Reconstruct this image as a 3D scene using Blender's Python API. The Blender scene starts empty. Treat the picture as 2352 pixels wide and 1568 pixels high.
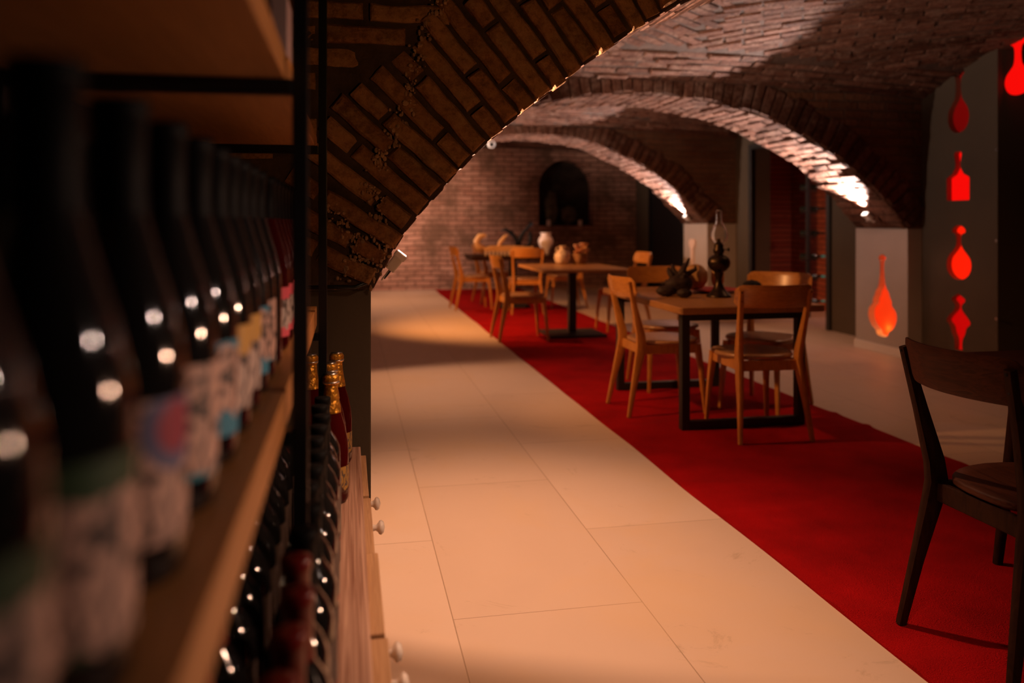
import bpy, bmesh, math, random
from mathutils import Vector, Matrix, noise
random.seed(7)
R = math.radians
SC = bpy.context.scene
COL = SC.collection
# ------------------------------------------------------------ camera, world, exposure
YAW = math.atan(376/1900); SA, CA = math.sin(YAW), math.cos(YAW); F = 1900.0; H = 1.2; HY = 508.0
cd = bpy.data.cameras.new('camera'); cam = bpy.data.objects.new('camera', cd); COL.objects.link(cam)
cd.sensor_width = 36; cd.lens = F/2352*36; cd.shift_y = -(784-HY)/2352
cam.location = (0, 0, H); cam.rotation_euler = (R(90), 0, -YAW)
cd.clip_start = .02; cd.clip_end = 60
cd.dof.use_dof = True; cd.dof.focus_distance = 2.45; cd.dof.aperture_fstop = 2.0; cd.dof.aperture_blades = 0
SC.camera = cam
w = bpy.data.worlds.new('world'); SC.world = w; w.use_nodes = True
w.node_tree.nodes['Background'].inputs[0].default_value = (1, .55, .35, 1)
w.node_tree.nodes['Background'].inputs[1].default_value = .001
SC.view_settings.view_transform = 'Standard'; SC.view_settings.look = 'None'
SC.view_settings.exposure = 0.0; SC.view_settings.gamma = 1.0
WARM = (1, .53, .31); AMBER = (1, .42, .14); PINK = (1, .60, .42); VW = (1, .70, .55); WHITE = (1, .80, .74)

def aim(o, tgt):
    d = Vector(tgt) - Vector(o.location); o.rotation_euler = d.to_track_quat('-Z', 'Y').to_euler()
def spot(name, loc, tgt, power, color, ang=60, blend=.6, size=.03):
    l = bpy.data.lights.new(name, 'SPOT'); l.energy = power; l.color = color; l.spot_size = R(ang); l.spot_blend = blend
    l.shadow_soft_size = size; o = bpy.data.objects.new(name, l); o.location = loc; COL.objects.link(o); aim(o, tgt); return o
def area(name, loc, tgt, power, color, sx, sy):
    l = bpy.data.lights.new(name, 'AREA'); l.energy = power; l.color = color; l.shape = 'RECTANGLE'; l.size = sx; l.size_y = sy
    o = bpy.data.objects.new(name, l); o.location = loc; COL.objects.link(o); aim(o, tgt); return o
# ceiling spots (downlights) over the near bay and along the aisle
spot('ceiling_spot', (.5, 3.5, 2.4), (.55, 2.85, 0), 275, WARM, 92, 1, .06)
spot('ceiling_spot', (1.15, 1.2, 2.2), (.5, 2.0, 0), 115, WARM, 72, 1, .06)
spot('ceiling_spot', (.4, 6.2, 2.3), (.75, 6.0, 0), 150, WARM, 80, 1, .06)
spot('ceiling_spot', (.3, 12.8, 2.5), (.9, 12.3, 0), 190, WARM, 100, 1, .06)
spot('ceiling_spot', (3.9, 8.6, 2.3), (3.7, 7.6, 0), 72, PINK, 90, 1, .08)
spot('ceiling_spot', (3.5, 4.9, 2.3), (3.4, 4.9, 0), 26, WARM, 90, 1, .08)
# wall washers on the left pillars that light the chairs from the side
spot('side_spot', (-.25, 4.6, 2.0), (2.1, 5.0, .5), 170, AMBER, 58, 1, .05)
spot('side_spot', (-.2, 8.6, 2.0), (1.8, 9.4, .5), 480, AMBER, 85, 1, .05)
spot('back_spot', (.5, 11.6, 1.7), (.9, 14.5, 1.4), 460, PINK, 80, 1, .05)
# small lamps that light the shelf row and counter from the room side, plus an added arch fill
spot('shelf_spot', (1.5, .9, 1.14), (-.1, 1.0, .95), 38, (1, .55, .36), 62, 1, .02)
spot('shelf_spot', (1.3, .45, 1.5), (-.1, .75, 1.0), 12, (1, .70, .58), 66, 1, .015)
spot('counter_spot', (1.0, 2.0, 2.0), (-.02, 1.7, .5), 50, (1, .55, .36), 44, 1, .015)
spot('arch_fill', (.9, .5, 1.3), (.35, 2.6, 1.75), 17, (1, .46, .16), 62, 1, .03)

# ------------------------------------------------------------ pixel helpers
def ray(x, y):
    r = (x-1176)/F
    return SA+CA*r, CA-SA*r, (HY-y)/F          # X, Y, Z per unit depth
def onz(x, y, z=0.0):
    a, b, c = ray(x, y); D = (z-H)/c; return Vector((a*D, b*D, z))
def onY(x, y, Y):
    a, b, c = ray(x, y); D = Y/b; return Vector((a*D, Y, H+c*D))
def onX(x, y, X):
    a, b, c = ray(x, y); D = X/a; return Vector((X, b*D, H+c*D))

# ------------------------------------------------------------ materials
MATS = {}
def newmat(name):
    m = bpy.data.materials.new(name); m.use_nodes = True; nt = m.node_tree
    return m, nt, nt.nodes['Principled BSDF']
def pm(name, col, rough=.5, metal=0, coat=0, trans=0, emit=None, es=0, bump=0, bscale=40, var=0, vscale=8, ior=1.45, spec=None):
    if name in MATS: return MATS[name]
    m, nt, b = newmat(name); N = nt.nodes; L = nt.links
    b.inputs['Base Color'].default_value = (*col, 1); b.inputs['Roughness'].default_value = rough
    b.inputs['Metallic'].default_value = metal; b.inputs['Coat Weight'].default_value = coat
    b.inputs['Transmission Weight'].default_value = trans; b.inputs['IOR'].default_value = ior
    if spec is not None: b.inputs['Specular IOR Level'].default_value = spec
    if emit: b.inputs['Emission Color'].default_value = (*emit, 1); b.inputs['Emission Strength'].default_value = es
    tc = N.new('ShaderNodeTexCoord')
    if var:
        n = N.new('ShaderNodeTexNoise'); n.inputs['Scale'].default_value = vscale; n.inputs['Detail'].default_value = 6
        L.new(tc.outputs['Object'], n.inputs['Vector'])
        r = N.new('ShaderNodeValToRGB'); r.color_ramp.elements[0].position = .3; r.color_ramp.elements[1].position = .7
        r.color_ramp.elements[0].color = (*[c*(1-var) for c in col], 1); r.color_ramp.elements[1].color = (*[min(1, c*(1+var)) for c in col], 1)
        L.new(n.outputs['Fac'], r.inputs['Fac']); L.new(r.outputs['Color'], b.inputs['Base Color'])
    if bump:
        n = N.new('ShaderNodeTexNoise'); n.inputs['Scale'].default_value = bscale; n.inputs['Detail'].default_value = 8
        L.new(tc.outputs['Object'], n.inputs['Vector'])
        bp = N.new('ShaderNodeBump'); bp.inputs['Strength'].default_value = bump; bp.inputs['Distance'].default_value = .01
        L.new(n.outputs['Fac'], bp.inputs['Height']); L.new(bp.outputs['Normal'], b.inputs['Normal'])
    MATS[name] = m; return m
def wood(name, c1, c2, scale=(2, 30, 30), rough=.4, coat=0.0, dist=2.0, ring=3.0, spec=.5):
    if name in MATS: return MATS[name]
    m, nt, b = newmat(name); N = nt.nodes; L = nt.links
    tc = N.new('ShaderNodeTexCoord'); mp = N.new('ShaderNodeMapping'); mp.inputs['Scale'].default_value = scale
    L.new(tc.outputs['Object'], mp.inputs['Vector'])
    n = N.new('ShaderNodeTexNoise'); n.inputs['Scale'].default_value = ring; n.inputs['Detail'].default_value = 7; n.inputs['Distortion'].default_value = dist
    L.new(mp.outputs['Vector'], n.inputs['Vector'])
    r = N.new('ShaderNodeValToRGB'); r.color_ramp.elements[0].position = .35; r.color_ramp.elements[1].position = .65
    r.color_ramp.elements[0].color = (*c1, 1); r.color_ramp.elements[1].color = (*c2, 1)
    L.new(n.outputs['Fac'], r.inputs['Fac']); L.new(r.outputs['Color'], b.inputs['Base Color'])
    b.inputs['Roughness'].default_value = rough; b.inputs['Coat Weight'].default_value = coat; b.inputs['Coat Roughness'].default_value = .25; b.inputs['Specular IOR Level'].default_value = spec
    bp = N.new('ShaderNodeBump'); bp.inputs['Strength'].default_value = .15; bp.inputs['Distance'].default_value = .003
    L.new(n.outputs['Fac'], bp.inputs['Height']); L.new(bp.outputs['Normal'], b.inputs['Normal'])
    MATS[name] = m; return m
def brickmat(name, c1, c2, c3, bump=.6, bs=60):
    """colour of single bricks: varies per mesh island, with worn patches"""
    if name in MATS: return MATS[name]
    m, nt, b = newmat(name); N = nt.nodes; L = nt.links
    g = N.new('ShaderNodeNewGeometry'); tc = N.new('ShaderNodeTexCoord')
    r = N.new('ShaderNodeValToRGB'); r.color_ramp.elements[0].color = (*c1, 1); r.color_ramp.elements[1].color = (*c2, 1)
    L.new(g.outputs['Random Per Island'], r.inputs['Fac'])
    n = N.new('ShaderNodeTexNoise'); n.inputs['Scale'].default_value = 7; n.inputs['Detail'].default_value = 9; n.inputs['Roughness'].default_value = .7
    L.new(tc.outputs['Object'], n.inputs['Vector'])
    r2 = N.new('ShaderNodeValToRGB'); r2.color_ramp.elements[0].position = .48; r2.color_ramp.elements[1].position = .66
    L.new(n.outputs['Fac'], r2.inputs['Fac'])
    mx = N.new('ShaderNodeMix'); mx.data_type = 'RGBA'; L.new(r2.outputs['Color'], mx.inputs['Factor'])
    L.new(r.outputs['Color'], mx.inputs[6]); mx.inputs[7].default_value = (*c3, 1)
    ng = N.new('ShaderNodeTexNoise'); ng.inputs['Scale'].default_value = 28; ng.inputs['Detail'].default_value = 10; ng.inputs['Roughness'].default_value = .8; L.new(tc.outputs['Object'], ng.inputs['Vector'])
    rg = N.new('ShaderNodeValToRGB'); rg.color_ramp.elements[0].position = .36; rg.color_ramp.elements[1].position = .56; rg.color_ramp.elements[0].color = (.38, .34, .32, 1); L.new(ng.outputs['Fac'], rg.inputs['Fac'])
    mg = N.new('ShaderNodeMix'); mg.data_type = 'RGBA'; mg.blend_type = 'MULTIPLY'; mg.inputs['Factor'].default_value = .9; L.new(mx.outputs[2], mg.inputs[6]); L.new(rg.outputs['Color'], mg.inputs[7])
    L.new(mg.outputs[2], b.inputs['Base Color']); b.inputs['Roughness'].default_value = .9; b.inputs['Specular IOR Level'].default_value = .2
    n2 = N.new('ShaderNodeTexNoise'); n2.inputs['Scale'].default_value = bs; n2.inputs['Detail'].default_value = 8; n2.inputs['Roughness'].default_value = .65
    L.new(tc.outputs['Object'], n2.inputs['Vector'])
    bp = N.new('ShaderNodeBump'); bp.inputs['Strength'].default_value = bump; bp.inputs['Distance'].default_value = .012
    L.new(n2.outputs['Fac'], bp.inputs['Height']); L.new(bp.outputs['Normal'], b.inputs['Normal'])
    MATS[name] = m; return m
def brickwall(name, axis, c1, c2, mortar, patch, bump=.8, bw=.27, bh=.075, rot=0, ppos=(.5, .62)):
    """flat masonry: brick texture on object coordinates. axis 'X': wall runs along X; 'Y': along Y"""
    m, nt, b = newmat(name); N = nt.nodes; L = nt.links
    tc = N.new('ShaderNodeTexCoord'); sp = N.new('ShaderNodeSeparateXYZ'); cb = N.new('ShaderNodeCombineXYZ')
    L.new(tc.outputs['Object'], sp.inputs[0]); L.new(sp.outputs['X' if axis == 'X' else 'Y'], cb.inputs[0]); L.new(sp.outputs['Z'], cb.inputs[1])
    nz = N.new('ShaderNodeTexNoise'); nz.inputs['Scale'].default_value = 3; nz.inputs['Detail'].default_value = 4; L.new(tc.outputs['Object'], nz.inputs['Vector'])
    va = N.new('ShaderNodeVectorMath'); va.operation = 'MULTIPLY_ADD'; va.inputs[1].default_value = (.04, .04, .04)
    L.new(nz.outputs['Color'], va.inputs[0]); L.new(cb.outputs[0], va.inputs[2])
    br = N.new('ShaderNodeTexBrick'); br.inputs['Scale'].default_value = 1; br.inputs['Brick Width'].default_value = bw; br.inputs['Row Height'].default_value = bh
    br.inputs['Mortar Size'].default_value = .009; br.inputs['Mortar Smooth'].default_value = .5; br.inputs['Bias'].default_value = 0
    br.inputs['Color1'].default_value = (*c1, 1); br.inputs['Color2'].default_value = (*c2, 1); br.inputs['Mortar'].default_value = (*mortar, 1)
    L.new(va.outputs[0], br.inputs['Vector'])
    n = N.new('ShaderNodeTexNoise'); n.inputs['Scale'].default_value = 1.6; n.inputs['Detail'].default_value = 9; n.inputs['Roughness'].default_value = .65; L.new(tc.outputs['Object'], n.inputs['Vector'])
    r2 = N.new('ShaderNodeValToRGB'); r2.color_ramp.elements[0].position = ppos[0]; r2.color_ramp.elements[1].position = ppos[1]; L.new(n.outputs['Fac'], r2.inputs['Fac'])
    mx = N.new('ShaderNodeMix'); mx.data_type = 'RGBA'; L.new(r2.outputs['Color'], mx.inputs['Factor']); L.new(br.outputs['Color'], mx.inputs[6]); mx.inputs[7].default_value = (*patch, 1)
    L.new(mx.outputs[2], b.inputs['Base Color']); b.inputs['Roughness'].default_value = .9; b.inputs['Specular IOR Level'].default_value = .2
    n2 = N.new('ShaderNodeTexNoise'); n2.inputs['Scale'].default_value = 30; n2.inputs['Detail'].default_value = 8; L.new(tc.outputs['Object'], n2.inputs['Vector'])
    mt = N.new('ShaderNodeMath'); mt.operation = 'MULTIPLY_ADD'; mt.inputs[1].default_value = -1.2; L.new(br.outputs['Fac'], mt.inputs[0]); L.new(n2.outputs['Fac'], mt.inputs[2])
    bp = N.new('ShaderNodeBump'); bp.inputs['Strength'].default_value = bump; bp.inputs['Distance'].default_value = .02
    L.new(mt.outputs[0], bp.inputs['Height']); L.new(bp.outputs['Normal'], b.inputs['Normal'])
    return m

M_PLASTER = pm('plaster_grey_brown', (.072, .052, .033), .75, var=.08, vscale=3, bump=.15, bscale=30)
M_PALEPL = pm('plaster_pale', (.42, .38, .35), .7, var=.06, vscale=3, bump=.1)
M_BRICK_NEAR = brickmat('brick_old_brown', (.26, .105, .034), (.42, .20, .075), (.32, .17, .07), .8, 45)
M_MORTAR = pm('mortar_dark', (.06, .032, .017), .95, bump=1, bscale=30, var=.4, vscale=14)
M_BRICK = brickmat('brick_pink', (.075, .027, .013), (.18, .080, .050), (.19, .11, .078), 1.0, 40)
M_MORTAR2 = pm('mortar_soot', (.06, .032, .02), .95, bump=1, bscale=20, var=.3)
M_BLACK = pm('black_metal', (.012, .012, .013), .35, metal=.3, bump=.05)
M_BLACKM = pm('black_powder_coat', (.02, .019, .02), .5, bump=.05, bscale=200)
M_WHITE = pm('white_lacquer', (.75, .70, .66), .3, var=.02)
M_CHAIR = wood('chair_oak', (.44, .17, .03), (.60, .26, .055), (12, 12, 2), .38, .3)
M_CHAIRH = wood('chair_oak_panel', (.44, .17, .03), (.60, .26, .055), (3, 20, 20), .33, .4)
M_SEAT = wood('chair_seat_veneer', (.34, .17, .08), (.48, .27, .14), (20, 2, 20), .3, .4)
M_TABLE = wood('table_oak', (.30, .13, .035), (.42, .20, .06), (18, 1.5, 20), .42, .1)
M_DARKWOOD = wood('walnut_shaded', (.045, .012, .005), (.085, .024, .010), (2, 20, 20), .55, 0, spec=.15)  # darkened wood: the near chair's shade is put into the colour
M_DARKV = wood('walnut_post_shaded', (.022, .008, .004), (.04, .014, .006), (12, 12, 2), .6, 0, spec=.08)  # legs darkened likewise for the near chair's shade; also the dark far tabletop
M_SHELF = wood('shelf_pine', (.40, .17, .045), (.50, .22, .065), (30, 1.2, 30), .5)
M_COUNTER = wood('counter_ash', (.26, .12, .075), (.62, .39, .28), (95, .9, 30), .45, 0, 1.6, 2)
M_DRAWER = wood('drawer_ash', (.42, .24, .12), (.56, .34, .18), (60, 1.5, 30), .5)

# ------------------------------------------------------------ mesh builder
class MB:
    def __init__(s): s.v = []; s.f = []; s.m = []; s.cur = 0
    def add(s, vs, fs, mi=None):
        o = len(s.v); s.v += [tuple(p) for p in vs]; s.f += [tuple(i+o for i in f) for f in fs]
        s.m += [s.cur if mi is None else mi]*len(fs); return o
    def box(s, a, b, M=None, mi=None):
        x0, y0, z0 = a; x1, y1, z1 = b
        vs = [Vector(p) for p in ((x0,y0,z0),(x1,y0,z0),(x1,y1,z0),(x0,y1,z0),(x0,y0,z1),(x1,y0,z1),(x1,y1,z1),(x0,y1,z1))]
        if M: vs = [M@p for p in vs]
        s.add(vs, [(0,3,2,1),(4,5,6,7),(0,1,5,4),(1,2,6,5),(2,3,7,6),(3,0,4,7)], mi)
    def tube(s, pts, rad, n=10, mi=None, cap=True, up=None, sq=False):
        """rad: number, list, or list of (rx, ry)"""
        pts = [Vector(p) for p in pts]; k = len(pts)
        rs = rad if isinstance(rad, (list, tuple)) else [rad]*k
        vs = []; ref = Vector(up) if up else None
        for i, p in enumerate(pts):
            t = (pts[min(i+1, k-1)]-pts[max(i-1, 0)]).normalized()
            if ref is None: ref = Vector((0,1,0)) if abs(t.y) < .9 else Vector((1,0,0))
            u = ref - t*ref.dot(t)
            if u.length < 1e-4: u = t.orthogonal()
            u.normalize(); ref2 = t.cross(u)
            r = rs[i]; rx, ry = r if isinstance(r, (tuple, list)) else (r, r)
            for j in range(n):
                a = 2*math.pi*(j+.5)/n
                c, d = math.cos(a), math.sin(a)
                if sq: q = 1/max(abs(c), abs(d))*.5+.5; c *= q; d *= q
                vs.append(p+u*(rx*c)+ref2*(ry*d))
            if not up: ref = u
        fs = [(i*n+j, i*n+(j+1)%n, (i+1)*n+(j+1)%n, (i+1)*n+j) for i in range(k-1) for j in range(n)]
        if cap: fs += [tuple(range(n))[::-1], tuple(range((k-1)*n, k*n))]
        s.add(vs, fs, mi)
    def lathe(s, prof, n=24, mi=None, M=None, wob=0):
        vs = []; k = len(prof)
        for i, (r, z) in enumerate(prof):
            for j in range(n):
                a = 2*math.pi*j/n; q = r*(1+wob*math.sin(6*a)); p = Vector((q*math.cos(a), q*math.sin(a), z)); vs.append(M@p if M else p)
        fs = [(i*n+j, i*n+(j+1)%n, (i+1)*n+(j+1)%n, (i+1)*n+j) for i in range(k-1) for j in range(n)]
        if prof[0][0] > 1e-5: fs.append(tuple(range(n))[::-1])
        if prof[-1][0] > 1e-5: fs.append(tuple(range((k-1)*n, k*n)))
        s.add(vs, fs, mi)
    def ball(s, c, r, n=12, sc=(1,1,1), mi=None, M=None):
        pr = [(max(1e-6, math.sin(math.pi*i/n)), -math.cos(math.pi*i/n)) for i in range(n+1)]
        T = Matrix.Translation(c) @ Matrix.Diagonal((r*sc[0], r*sc[1], r*sc[2], 1))
        if M: T = M @ T
        s.lathe(pr, n+4, mi, T)
    def extr(s, outline, O, U, V, N, t, mi=None, inset=0):
        """outline (u,v) list extruded along N by t, with a small bevel at the front"""
        O, U, V, N = map(Vector, (O, U, V, N)); n = len(outline)
        cx = sum(p[0] for p in outline)/n; cy = sum(p[1] for p in outline)/n
        vs = [O+U*a+V*b for a, b in outline] + [O+U*a+V*b+N*(t-inset) for a, b in outline]
        fs = [(i, (i+1)%n, n+(i+1)%n, n+i) for i in range(n)] + [tuple(range(n))[::-1]]
        if inset:
            vs += [O+U*(cx+(a-cx)*(1-inset*6))+V*(cy+(b-cy)*(1-inset*2))+N*t for a, b in outline]
            fs += [(n+i, n+(i+1)%n, 2*n+(i+1)%n, 2*n+i) for i in range(n)] + [tuple(range(2*n, 3*n))]
        else: fs += [tuple(range(n, 2*n))]
        s.add(vs, fs, mi)
    def build(s, name, mats, parent=None, smooth=False, bevel=0, sub=0, auto=None):
        me = bpy.data.meshes.new(name); me.from_pydata(s.v, [], s.f)
        if not isinstance(mats, (list, tuple)): mats = [mats]
        for m in mats: me.materials.append(m)
        me.polygons.foreach_set('material_index', s.m)
        me.update()
        bm = bmesh.new(); bm.from_mesh(me); bmesh.ops.recalc_face_normals(bm, faces=bm.faces); bm.to_mesh(me); bm.free()
        if smooth: me.polygons.foreach_set('use_smooth', [True]*len(me.polygons))
        o = bpy.data.objects.new(name, me); COL.objects.link(o)
        if bevel:
            b = o.modifiers.new('bevel', 'BEVEL'); b.width = bevel; b.segments = 2; b.limit_method = 'ANGLE'; b.angle_limit = R(35)
        if sub:
            b = o.modifiers.new('sub', 'SUBSURF'); b.levels = sub; b.render_levels = sub
        if smooth and auto is not None:
            try: me.set_sharp_from_angle(angle=R(auto))
            except Exception: pass
        if parent: o.parent = parent
        return o
def tag(o, label=None, cat=None, group=None, kind=None):
    if label: o['label'] = label
    if cat: o['category'] = cat
    if group: o['group'] = group
    if kind: o['kind'] = kind
    return o
def struct(o, label=None, cat=None):
    o['kind'] = 'structure'
    if label: o['label'] = label
    if cat: o['category'] = cat
    return o
def empty(name, loc=(0,0,0), rz=0, label=None, cat=None, group=None):
    o = bpy.data.objects.new(name, None); o.empty_display_size = .1; COL.objects.link(o); o.location = loc; o.rotation_euler = (0,0,rz)
    return tag(o, label, cat, group)
def dup(root, loc, rz=0, label=None, group=None):
    r = root.copy(); COL.objects.link(r); r.location = loc; r.rotation_euler = (0,0,rz)
    if label: r['label'] = label
    if group: r['group'] = group
    for ch in list(root.children):
        c = ch.copy(); COL.objects.link(c); c.parent = r
        for g in list(ch.children):
            d = g.copy(); COL.objects.link(d); d.parent = c
    return r

# ------------------------------------------------------------ floor, walls
XR = 5.2; XP = 4.78; XC = 2.35; YF = 14.5; XL = -.42
def floor_mat():
    m, nt, b = newmat('floor_stone'); N = nt.nodes; L = nt.links
    tc = N.new('ShaderNodeTexCoord'); sp = N.new('ShaderNodeSeparateXYZ'); cb = N.new('ShaderNodeCombineXYZ')
    L.new(tc.outputs['Object'], sp.inputs[0])
    ax = N.new('ShaderNodeMath'); ax.operation = 'ADD'; ax.inputs[1].default_value = -.31+6; L.new(sp.outputs['X'], ax.inputs[0])
    ay = N.new('ShaderNodeMath'); ay.operation = 'ADD'; ay.inputs[1].default_value = -3.11+12.6; L.new(sp.outputs['Y'], ay.inputs[0])
    L.new(ay.outputs[0], cb.inputs[0]); L.new(ax.outputs[0], cb.inputs[1])
    br = N.new('ShaderNodeTexBrick'); br.inputs['Scale'].default_value = 1; br.inputs['Brick Width'].default_value = 1.26; br.inputs['Row Height'].default_value = .6
    br.inputs['Mortar Size'].default_value = .0022; br.inputs['Mortar Smooth'].default_value = .3
    br.inputs['Color1'].default_value = (.58, .43, .33, 1); br.inputs['Color2'].default_value = (.63, .475, .37, 1); br.inputs['Mortar'].default_value = (.36, .25, .17, 1)
    L.new(cb.outputs[0], br.inputs['Vector'])
    n = N.new('ShaderNodeTexNoise'); n.inputs['Scale'].default_value = 1.3; n.inputs['Detail'].default_value = 8; n.inputs['Roughness'].default_value = .6; n.inputs['Distortion'].default_value = .6
    L.new(tc.outputs['Object'], n.inputs['Vector'])
    r = N.new('ShaderNodeValToRGB'); r.color_ramp.elements[0].position = .48; r.color_ramp.elements[1].position = .72
    r.color_ramp.elements[0].color = (0,0,0,1); r.color_ramp.elements[1].color = (.55,.55,.55,1); L.new(n.outputs['Fac'], r.inputs['Fac'])
    mx = N.new('ShaderNodeMix'); mx.data_type = 'RGBA'; L.new(r.outputs['Color'], mx.inputs['Factor']); L.new(br.outputs['Color'], mx.inputs[6]); mx.inputs[7].default_value = (.62, .42, .24, 1)
    n3 = N.new('ShaderNodeTexNoise'); n3.inputs['Scale'].default_value = 2.7; n3.inputs['Detail'].default_value = 12; n3.inputs['Roughness'].default_value = .75; n3.inputs['Distortion'].default_value = 1.5
    L.new(tc.outputs['Object'], n3.inputs['Vector'])
    r3 = N.new('ShaderNodeValToRGB'); r3.color_ramp.elements[0].position = .595; r3.color_ramp.elements[1].position = .68; r3.color_ramp.elements[1].color = (.6, .6, .6, 1)
    L.new(n3.outputs['Fac'], r3.inputs['Fac'])
    mx2 = N.new('ShaderNodeMix'); mx2.data_type = 'RGBA'; L.new(r3.outputs['Color'], mx2.inputs['Factor']); L.new(mx.outputs[2], mx2.inputs[6]); mx2.inputs[7].default_value = (.36, .26, .17, 1)
    L.new(mx2.outputs[2], b.inputs['Base Color'])
    n2 = N.new('ShaderNodeTexNoise'); n2.inputs['Scale'].default_value = 5; n2.inputs['Detail'].default_value = 5; L.new(tc.outputs['Object'], n2.inputs['Vector'])
    mr = N.new('ShaderNodeMapRange'); mr.inputs[3].default_value = .38; mr.inputs[4].default_value = .6; L.new(n2.outputs['Fac'], mr.inputs[0]); L.new(mr.outputs[0], b.inputs['Roughness'])
    bp = N.new('ShaderNodeBump'); bp.inputs['Strength'].default_value = .25; bp.inputs['Distance'].default_value = .004; bp.invert = True
    L.new(br.outputs['Fac'], bp.inputs['Height']); L.new(bp.outputs['Normal'], b.inputs['Normal'])
    return m
mb = MB(); mb.box((-3, -1.5, -.1), (7, 16, 0)); struct(mb.build('floor', floor_mat()), 'pale stone tile floor of the cellar', 'floor')
M_BW_FAR = brickwall('brick_far_wall', 'X', (.34, .17, .12), (.48, .27, .20), (.09, .05, .035), (.16, .09, .06), ppos=(.47, .64), bh=.088, bw=.29, bump=1)
# far wall with a round-headed niche
pa = onY(1237, 518, YF); pb = onY(1365, 368, YF); nx0, nx1, nz0, nzt = pa.x, pb.x, pa.z, pb.z
nr = (nx1-nx0)/2; ncx = (nx0+nx1)/2; nzs = nzt-nr
mb = MB(); prof = [(nx0, nz0), (nx1, nz0)] + [(ncx+nr*math.cos(math.pi*i/20), nzs+nr*math.sin(math.pi*i/20)) for i in range(21)]
# ring fan between niche outline and wall rectangle
WX0, WX1, WZ1 = -1.0, 5.8, 3.2
def fan(Y):
    outer = []
    for (x, z) in prof:
        dx, dz = x-ncx, z-(nz0+nzt)/2; k = min((WX1-ncx)/dx if dx > 1e-6 else (WX0-ncx)/dx if dx < -1e-6 else 1e9,
            (WZ1-(nz0+nzt)/2)/dz if dz > 1e-6 else (0-(nz0+nzt)/2)/dz if dz < -1e-6 else 1e9)
        outer.append((ncx+dx*k, (nz0+nzt)/2+dz*k))
    return outer
n = len(prof); outer = fan(YF)
corn = {}
vs = [(x, YF, z) for x, z in prof] + [(x, YF, z) for x, z in outer] + [(x, YF+.35, z) for x, z in prof]
fs = [(i, (i+1)%n, n+(i+1)%n, n+i) for i in range(n)] + [(i, (i+1)%n, 2*n+(i+1)%n, 2*n+i) for i in range(n)]
mb.add(vs, fs, 0)
mb.add([(x, YF+.35, z) for x, z in prof], [tuple(range(n))], 1)
cs = [(WX0, 0), (WX1, 0), (WX1, WZ1), (WX0, WZ1)]
def side(p):
    x, z = p
    return 0 if abs(z) < 1e-4 else 2 if abs(z-WZ1) < 1e-4 else 1 if abs(x-WX1) < 1e-4 else 3
for i in range(n):
    a, b = side(outer[i]), side(outer[(i+1)%n])
    if a != b: mb.add([(outer[i][0], YF, outer[i][1]), (cs[b if (a+1)%4 == b else a][0], YF, cs[b if (a+1)%4 == b else a][1]), (outer[(i+1)%n][0], YF, outer[(i+1)%n][1])], [(0,1,2)], 0)
M_NICHE = pm('dark_stone', (.035, .028, .02), .95, bump=1, bscale=12, var=.6, vscale=5)  # darker, uneven stone for the niche back
struct(mb.build('wall_far', [M_BW_FAR, M_NICHE]), 'old brick end wall with a dark round-headed niche', 'wall')
# left walls
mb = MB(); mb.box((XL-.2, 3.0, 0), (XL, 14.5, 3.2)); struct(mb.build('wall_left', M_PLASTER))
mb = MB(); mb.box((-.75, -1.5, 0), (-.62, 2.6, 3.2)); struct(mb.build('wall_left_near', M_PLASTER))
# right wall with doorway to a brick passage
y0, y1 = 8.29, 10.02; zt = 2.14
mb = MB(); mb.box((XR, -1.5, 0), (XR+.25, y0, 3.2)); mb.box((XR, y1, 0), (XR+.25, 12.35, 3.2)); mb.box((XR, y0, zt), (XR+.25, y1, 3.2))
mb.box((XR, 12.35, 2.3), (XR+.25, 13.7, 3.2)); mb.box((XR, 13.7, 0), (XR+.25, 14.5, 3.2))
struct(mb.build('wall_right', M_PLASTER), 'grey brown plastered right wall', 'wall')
M_REDBRICK = brickwall('brick_red_passage', 'Y', (.40, .09, .05), (.50, .14, .08), (.16, .06, .04), (.30, .08, .05), bw=.25, bh=.07)
mb = MB(); mb.box((6.25, 7.4, 0), (6.4, 11.4, 2.6)); mb.box((XR+.25, 10.9, 0), (6.25, 11.0, 2.6)); mb.box((XR+.25, 7.6, 0), (6.25, 7.7, 2.6)); mb.box((XR+.25, 7.6, 2.4), (6.4, 11, 2.5))
struct(mb.build('wall_passage', M_REDBRICK), 'red brick wall of the passage behind the doorway', 'wall')
mb = MB(); t = .07
for a, b in (((XR-.03, y0-t, 0), (XR+.04, y0, zt)), ((XR-.03, y1, 0), (XR+.04, y1+t, zt)), ((XR-.03, y0-t, zt), (XR+.04, y1+t, zt+t))): mb.box(a, b)
struct(mb.build('door_1', M_BLACKM, bevel=.004), 'black door frame around the opening to the brick passage', 'door frame')
mb = MB(); mb.box((XR-.01, 12.35, 0), (XR+.1, 13.7, 2.3)); mb.box((XR-.04, 12.28, 0), (XR+.1, 12.35, 2.36), mi=0); mb.box((XR-.04, 13.7, 0), (XR+.1, 13.77, 2.36))
mb.box((XR-.04, 12.35, 2.3), (XR+.1, 13.7, 2.36))
struct(mb.build('door_2', M_BLACK, bevel=.004), 'black far door in the right wall', 'door')
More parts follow.
